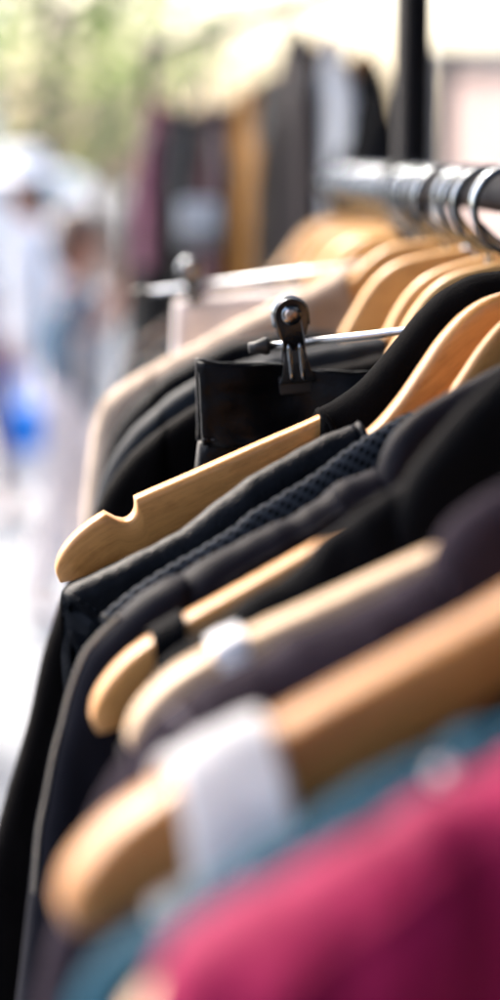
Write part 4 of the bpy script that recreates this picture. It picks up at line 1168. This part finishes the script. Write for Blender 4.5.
# walker in white
bx = at(34, 300, 9.0)
r_, arms_, L_ = person('person in a white sun hat, white shirt and long white skirt', (bx.x, 9.0, 0), math.radians(170), 1.58, .02,
       ((.05, -.03, -.27), (.0, .05, -.25)), ((.05, .03, -.27), (.0, .08, -.24)), 'white_cotton', 'white_cotton', 'hair_dark', 'dress', hat='white_cotton')
ha = arms_[0][2]
# bright blue shopping bag
c = at(20, 430, 6.9)
t = thing('shopping_bag', 'bright blue shopping bag held low beside the white skirt', 'bag', c)
m = MB()
pts = [(-.075, -.075), (.078, -.068), (.085, .07), (.035, .085), (-.078, .068)]
m.prism(pts, c, (1, 0, 0), (0, 0, 1), (0, 1, 0), -.035, .035); o = m.build('bag_body', M['blue_bag'], t, False)
bv = o.modifiers.new('Bevel', 'BEVEL'); bv.width = .012; bv.segments = 3
for dy in (-.02, .02):
    m = MB(); m.tube([tuple(q) for q in spline([c + Vector((-.035, dy, .06)), c + Vector((-.02, dy, .17)), c + Vector((.0, dy, .2)), c + Vector((.02, dy, .17)), c + Vector((.035, dy, .07))], 20)], .005, 8); m.build('handle', M['blue_bag'], t)
# lilac walker, mostly outside the left edge
bx = at(-92, 300, 5.6)
person('person in a lilac shirt at the left edge of the picture', (bx.x, 5.6, 0), math.radians(80), 1.58, .02,
       ((.05, -.03, -.27), (.0, .05, -.25)), ((.05, .03, -.27), (.0, .08, -.24)), 'lilac', 'stone', 'hair_dark')

# ================================================================== WHITE VAN far down the street
def van():
    b = Vector((-4.25, 24.0, 0)); ZS = .80
    t = thing('delivery_van', 'small white van standing far down the sunlit street', 'van', b)
    vp = plain('white_van_paint', (.78, .78, .79), .25)
    prof_ = [(-2.3, .35), (-2.35, .8), (-2.15, 1.0), (-1.55, 1.15), (-1.0, 1.72), (-.7, 1.85), (2.2, 1.88), (2.35, 1.75), (2.38, .5), (2.3, .33), (1.9, .33), (1.75, .62), (1.4, .72), (1.05, .62), (.9, .33), (-1.0, .33), (-1.15, .62), (-1.5, .72), (-1.85, .62), (-2.0, .33)]
    prof_ = [(x_, z_ * ZS if z_ > .5 else z_) for x_, z_ in prof_]
    m = MB(); m.prism(prof_, b, (1, 0, 0), (0, 0, 1), (0, 1, 0), -.85, .85)
    o = m.build('van_body', vp, t, False); bv = o.modifiers.new('Bevel', 'BEVEL'); bv.width = .06; bv.segments = 3; bv.limit_method = 'ANGLE'
    gl = plain('van_glass', (.05, .07, .08), .08)
    m = MB(); m.prism([(-1.30, .98), (-.95, 1.33), (-.35, 1.35), (-.35, .98)], b, (1, 0, 0), (0, 0, 1), (0, 1, 0), -.862, -.84); m.build('side_window', gl, t, False)
    for x in (-1.5, 1.4):
        for y in (-.78, .78):
            c = b + Vector((x, y, .34)); m = MB(); m.tube([c - Vector((0, .1, 0)), c + Vector((0, .1, 0))], .33, 28); w = m.build('wheel', M['rubber'], t)
            m = MB(); m.tube([c - Vector((0, .112, 0)), c + Vector((0, .112, 0))], .19, 20); m.build('rim', M['steel'], w)
    m = MB(); m.box(b + Vector((-2.3, -.6, .82)), (1, 0, 0), (0, 1, 0), (0, 0, 1), .05, .14, .08, .02); m.build('headlight', M['white_plastic'], t)
    m = MB(); m.box(b + Vector((-1.0, -.95, 1.0)), (1, 0, 0), (0, 1, 0), (0, 0, 1), .05, .07, .11, .02); m.build('wing_mirror', M['rubber'], t)
van()

# ================================================================== TREES
def leaf_mat(name, c):
    m, nt, b = mat_new(name)
    tc = nt.nodes.new('ShaderNodeNewGeometry')
    r = ramp(nt, tc.outputs['Random Per Island'], [(0, [x * .7 for x in c]), (1, [min(1, x * 1.4) for x in c])])
    nt.links.new(r.outputs[0], b.inputs['Base Color'])
    b.inputs['Roughness'].default_value = .55
    tr = nt.nodes.new('ShaderNodeBsdfTranslucent'); nt.links.new(r.outputs[0], tr.inputs[0])
    mx = N(nt, 'ShaderNodeMixShader'); mx.inputs[0].default_value = .6
    out = [n for n in nt.nodes if n.type == 'OUTPUT_MATERIAL'][0]
    nt.links.new(b.outputs[0], mx.inputs[1]); nt.links.new(tr.outputs[0], mx.inputs[2]); nt.links.new(mx.outputs[0], out.inputs[0])
    return m
LEAF = [leaf_mat('fresh_leaves', (.15, .20, .06)), leaf_mat('yellow_green_leaves', (.19, .22, .07)), leaf_mat('mid_leaves', (.12, .18, .06))]
M['bark'] = plain('bark', (.14, .11, .085), .9, ns=18, var=.5, bs=.5)
def tree(base, h, rad, lm, label, seed, nl=2600, leaf=.13, low=.32):
    rs = random.Random(seed)
    b = Vector(base); t = thing('tree', label, 'tree', base, 'street trees')
    m = MB(); tips = []
    tp = [b, b + Vector((rs.uniform(-.1, .1), rs.uniform(-.1, .1), h * .25)), b + Vector((rs.uniform(-.2, .2), rs.uniform(-.2, .2), h * .5)), b + Vector((rs.uniform(-.3, .3), rs.uniform(-.3, .3), h * .85))]
    tr = spline([tuple(q) for q in tp], 14); tr[0] = tr[0]
    m.tube(tr, [h * .028 * (1 - .85 * i / 13) + (.08 if i == 0 else 0) for i in range(14)], 12)
    for k in range(15):
        p = tr[4 + int(k * 9 / 15)]
        an = k * 2.4 + rs.uniform(-.4, .4); el = rs.uniform(.15, .9)
        d = Vector((math.cos(an), math.sin(an), el)).normalized(); ln = rad * rs.uniform(.55, 1.0)
        q = [p, p + d * ln * .5 + Vector((0, 0, .1)), p + d * ln + Vector((0, 0, .25 * ln * .3))]
        q = spline([tuple(z) for z in q], 8); m.tube(q, [h * .010 * (1 - .8 * i / 7) for i in range(8)], 7)
        tips += q[3:]
    m.build('trunk', M['bark'], t)
    vs = []; fs = []
    cl = [tp_ + Vector((rs.uniform(-.5, .5), rs.uniform(-.5, .5), rs.uniform(-.3, .5))) for tp_ in tips for _ in range(1)]
    for k in range(nl):
        c = rs.choice(cl); sp = .16 * rad
        p = c + Vector((rs.gauss(0, sp), rs.gauss(0, sp), rs.gauss(0, sp * .8)))
        if p.z < h * low: continue
        a = Vector((rs.gauss(0, 1), rs.gauss(0, 1), rs.gauss(0, .6))).normalized(); bb = a.cross(Vector((rs.gauss(0, 1), rs.gauss(0, 1), rs.gauss(0, 1)))).normalized()
        z = leaf * rs.uniform(.6, 1.3); n = len(vs)
        nn_ = a.cross(bb)
        vs += [p - a * z, p + bb * z * .45 - a * z * .2 + nn_ * z * .1, p + a * z, p - bb * z * .45 - a * z * .2 + nn_ * z * .1]
        fs.append([n, n + 1, n + 2, n + 3])
    mesh_ob('crown', vs, fs, lm, t, False)
tree((-1.75, 18, 0), 5.4, 2.2, LEAF[0], 'sunlit green street tree behind the white van', 1, 880, low=.10, leaf=.12)
tree((-3.5, 22, 0), 7.0, 2.8, LEAF[1], 'yellow-green tree at the far left of the street', 2, 920, low=.10, leaf=.13)
tree((-1.75, 27, 0), 6.5, 2.6, LEAF[2], 'distant green tree seen left of the coloured coats', 3, 780, low=.10, leaf=.14)

# ================================================================== PALE BUILDING at the end of the street
def building(x, y, w, d, floors, mat, label):
    t = thing('building', label, 'building', (x, y, 0), 'pale buildings at the street end')
    hh = floors * 3.0 + .8
    m = MB(); m.box((x, y, hh / 2), (1, 0, 0), (0, 1, 0), (0, 0, 1), w / 2, d / 2, hh / 2, .02); m.build('wall', mat, t, False)
    m = MB(); m.box((x, y, hh + .12), (1, 0, 0), (0, 1, 0), (0, 0, 1), w / 2 + .25, d / 2 + .25, .12, .02); m.build('roof', M['stone'], t, False)
    nx = int(w / 2.4)
    for fl in range(floors):
        for k in range(nx):
            cx = x - w / 2 + w * (k + .5) / nx; cz = fl * 3.0 + 1.75
            m = MB(); m.box((cx, y - d / 2 - .02, cz), (1, 0, 0), (0, 1, 0), (0, 0, 1), .58, .05, .82, .01); wf = m.build('window', M['white_plastic'], t, False)
            m = MB(); m.box((cx, y - d / 2 - .075, cz), (1, 0, 0), (0, 1, 0), (0, 0, 1), .48, .01, .72); m.build('pane', GLASS, wf, False)
            m = MB(); m.box((cx, y - d / 2 - .1, cz - .88), (1, 0, 0), (0, 1, 0), (0, 0, 1), .68, .1, .04, .01); m.build('sill', M['stone'], wf, False)
GLASS = plain('window_glass', (.22, .27, .30), .08)
building(-12.5, 42, 14, 9, 3, plain('pale_plaster', (.66, .63, .58), .9, ns=1, var=.06), 'pale plaster building at the left end of the street')

# ================================================================== LIGHT AND CAMERA
w = bpy.data.worlds.new('World'); S.world = w; w.use_nodes = True
nt = w.node_tree
sky = nt.nodes.new('ShaderNodeTexSky'); sky.sky_type = 'NISHITA'; sky.sun_disc = False
SUN_EL, SUN_AZ = math.radians(48), math.radians(-38)     # azimuth from +Y, negative = left
sky.sun_elevation = SUN_EL; sky.sun_rotation = SUN_AZ
sky.air_density = 1.0; sky.dust_density = 6.0; sky.ozone_density = .6
bgn = nt.nodes['Background']; bgn.inputs[1].default_value = .15
nt.links.new(sky.outputs[0], bgn.inputs[0])
ld = bpy.data.lights.new('sun', 'SUN'); ld.energy = 1.5; ld.angle = math.radians(14); ld.color = (1, .96, .90)
lo = bpy.data.objects.new('sun', ld); COL.objects.link(lo)
sdir = Vector((math.sin(SUN_AZ) * math.cos(SUN_EL), math.cos(SUN_AZ) * math.cos(SUN_EL), math.sin(SUN_EL)))
lo.rotation_euler = (-sdir).to_track_quat('-Z', 'Y').to_euler(); lo.location = (-6, 8, 12)

cd = bpy.data.cameras.new('camera'); cam = bpy.data.objects.new('camera', cd); COL.objects.link(cam)
cam.location = (0, 0, ZC); cam.rotation_euler = (PI / 2 - PITCH, 0, 0)
cd.sensor_fit = 'VERTICAL'; cd.sensor_height = 24; cd.sensor_width = 12; cd.lens = 50 * 2083 / 2083.33
cd.clip_start = .02; cd.clip_end = 600
cd.dof.use_dof = True; cd.dof.focus_distance = .945; cd.dof.aperture_fstop = 2.3; cd.dof.aperture_blades = 0
S.camera = cam

for o in COL.objects:
    for k in ('_o', '_f'):
        if k in o: del o[k]
S.render.engine = 'CYCLES'
S.cycles.use_denoising = True
S.cycles.max_bounces = 6; S.cycles.diffuse_bounces = 3; S.cycles.transparent_max_bounces = 6
S.cycles.sample_clamp_indirect = 8
S.view_settings.view_transform = 'Standard'; S.view_settings.look = 'None'
S.view_settings.exposure = 2.65; S.view_settings.gamma = 1
S.view_settings.use_curve_mapping = False
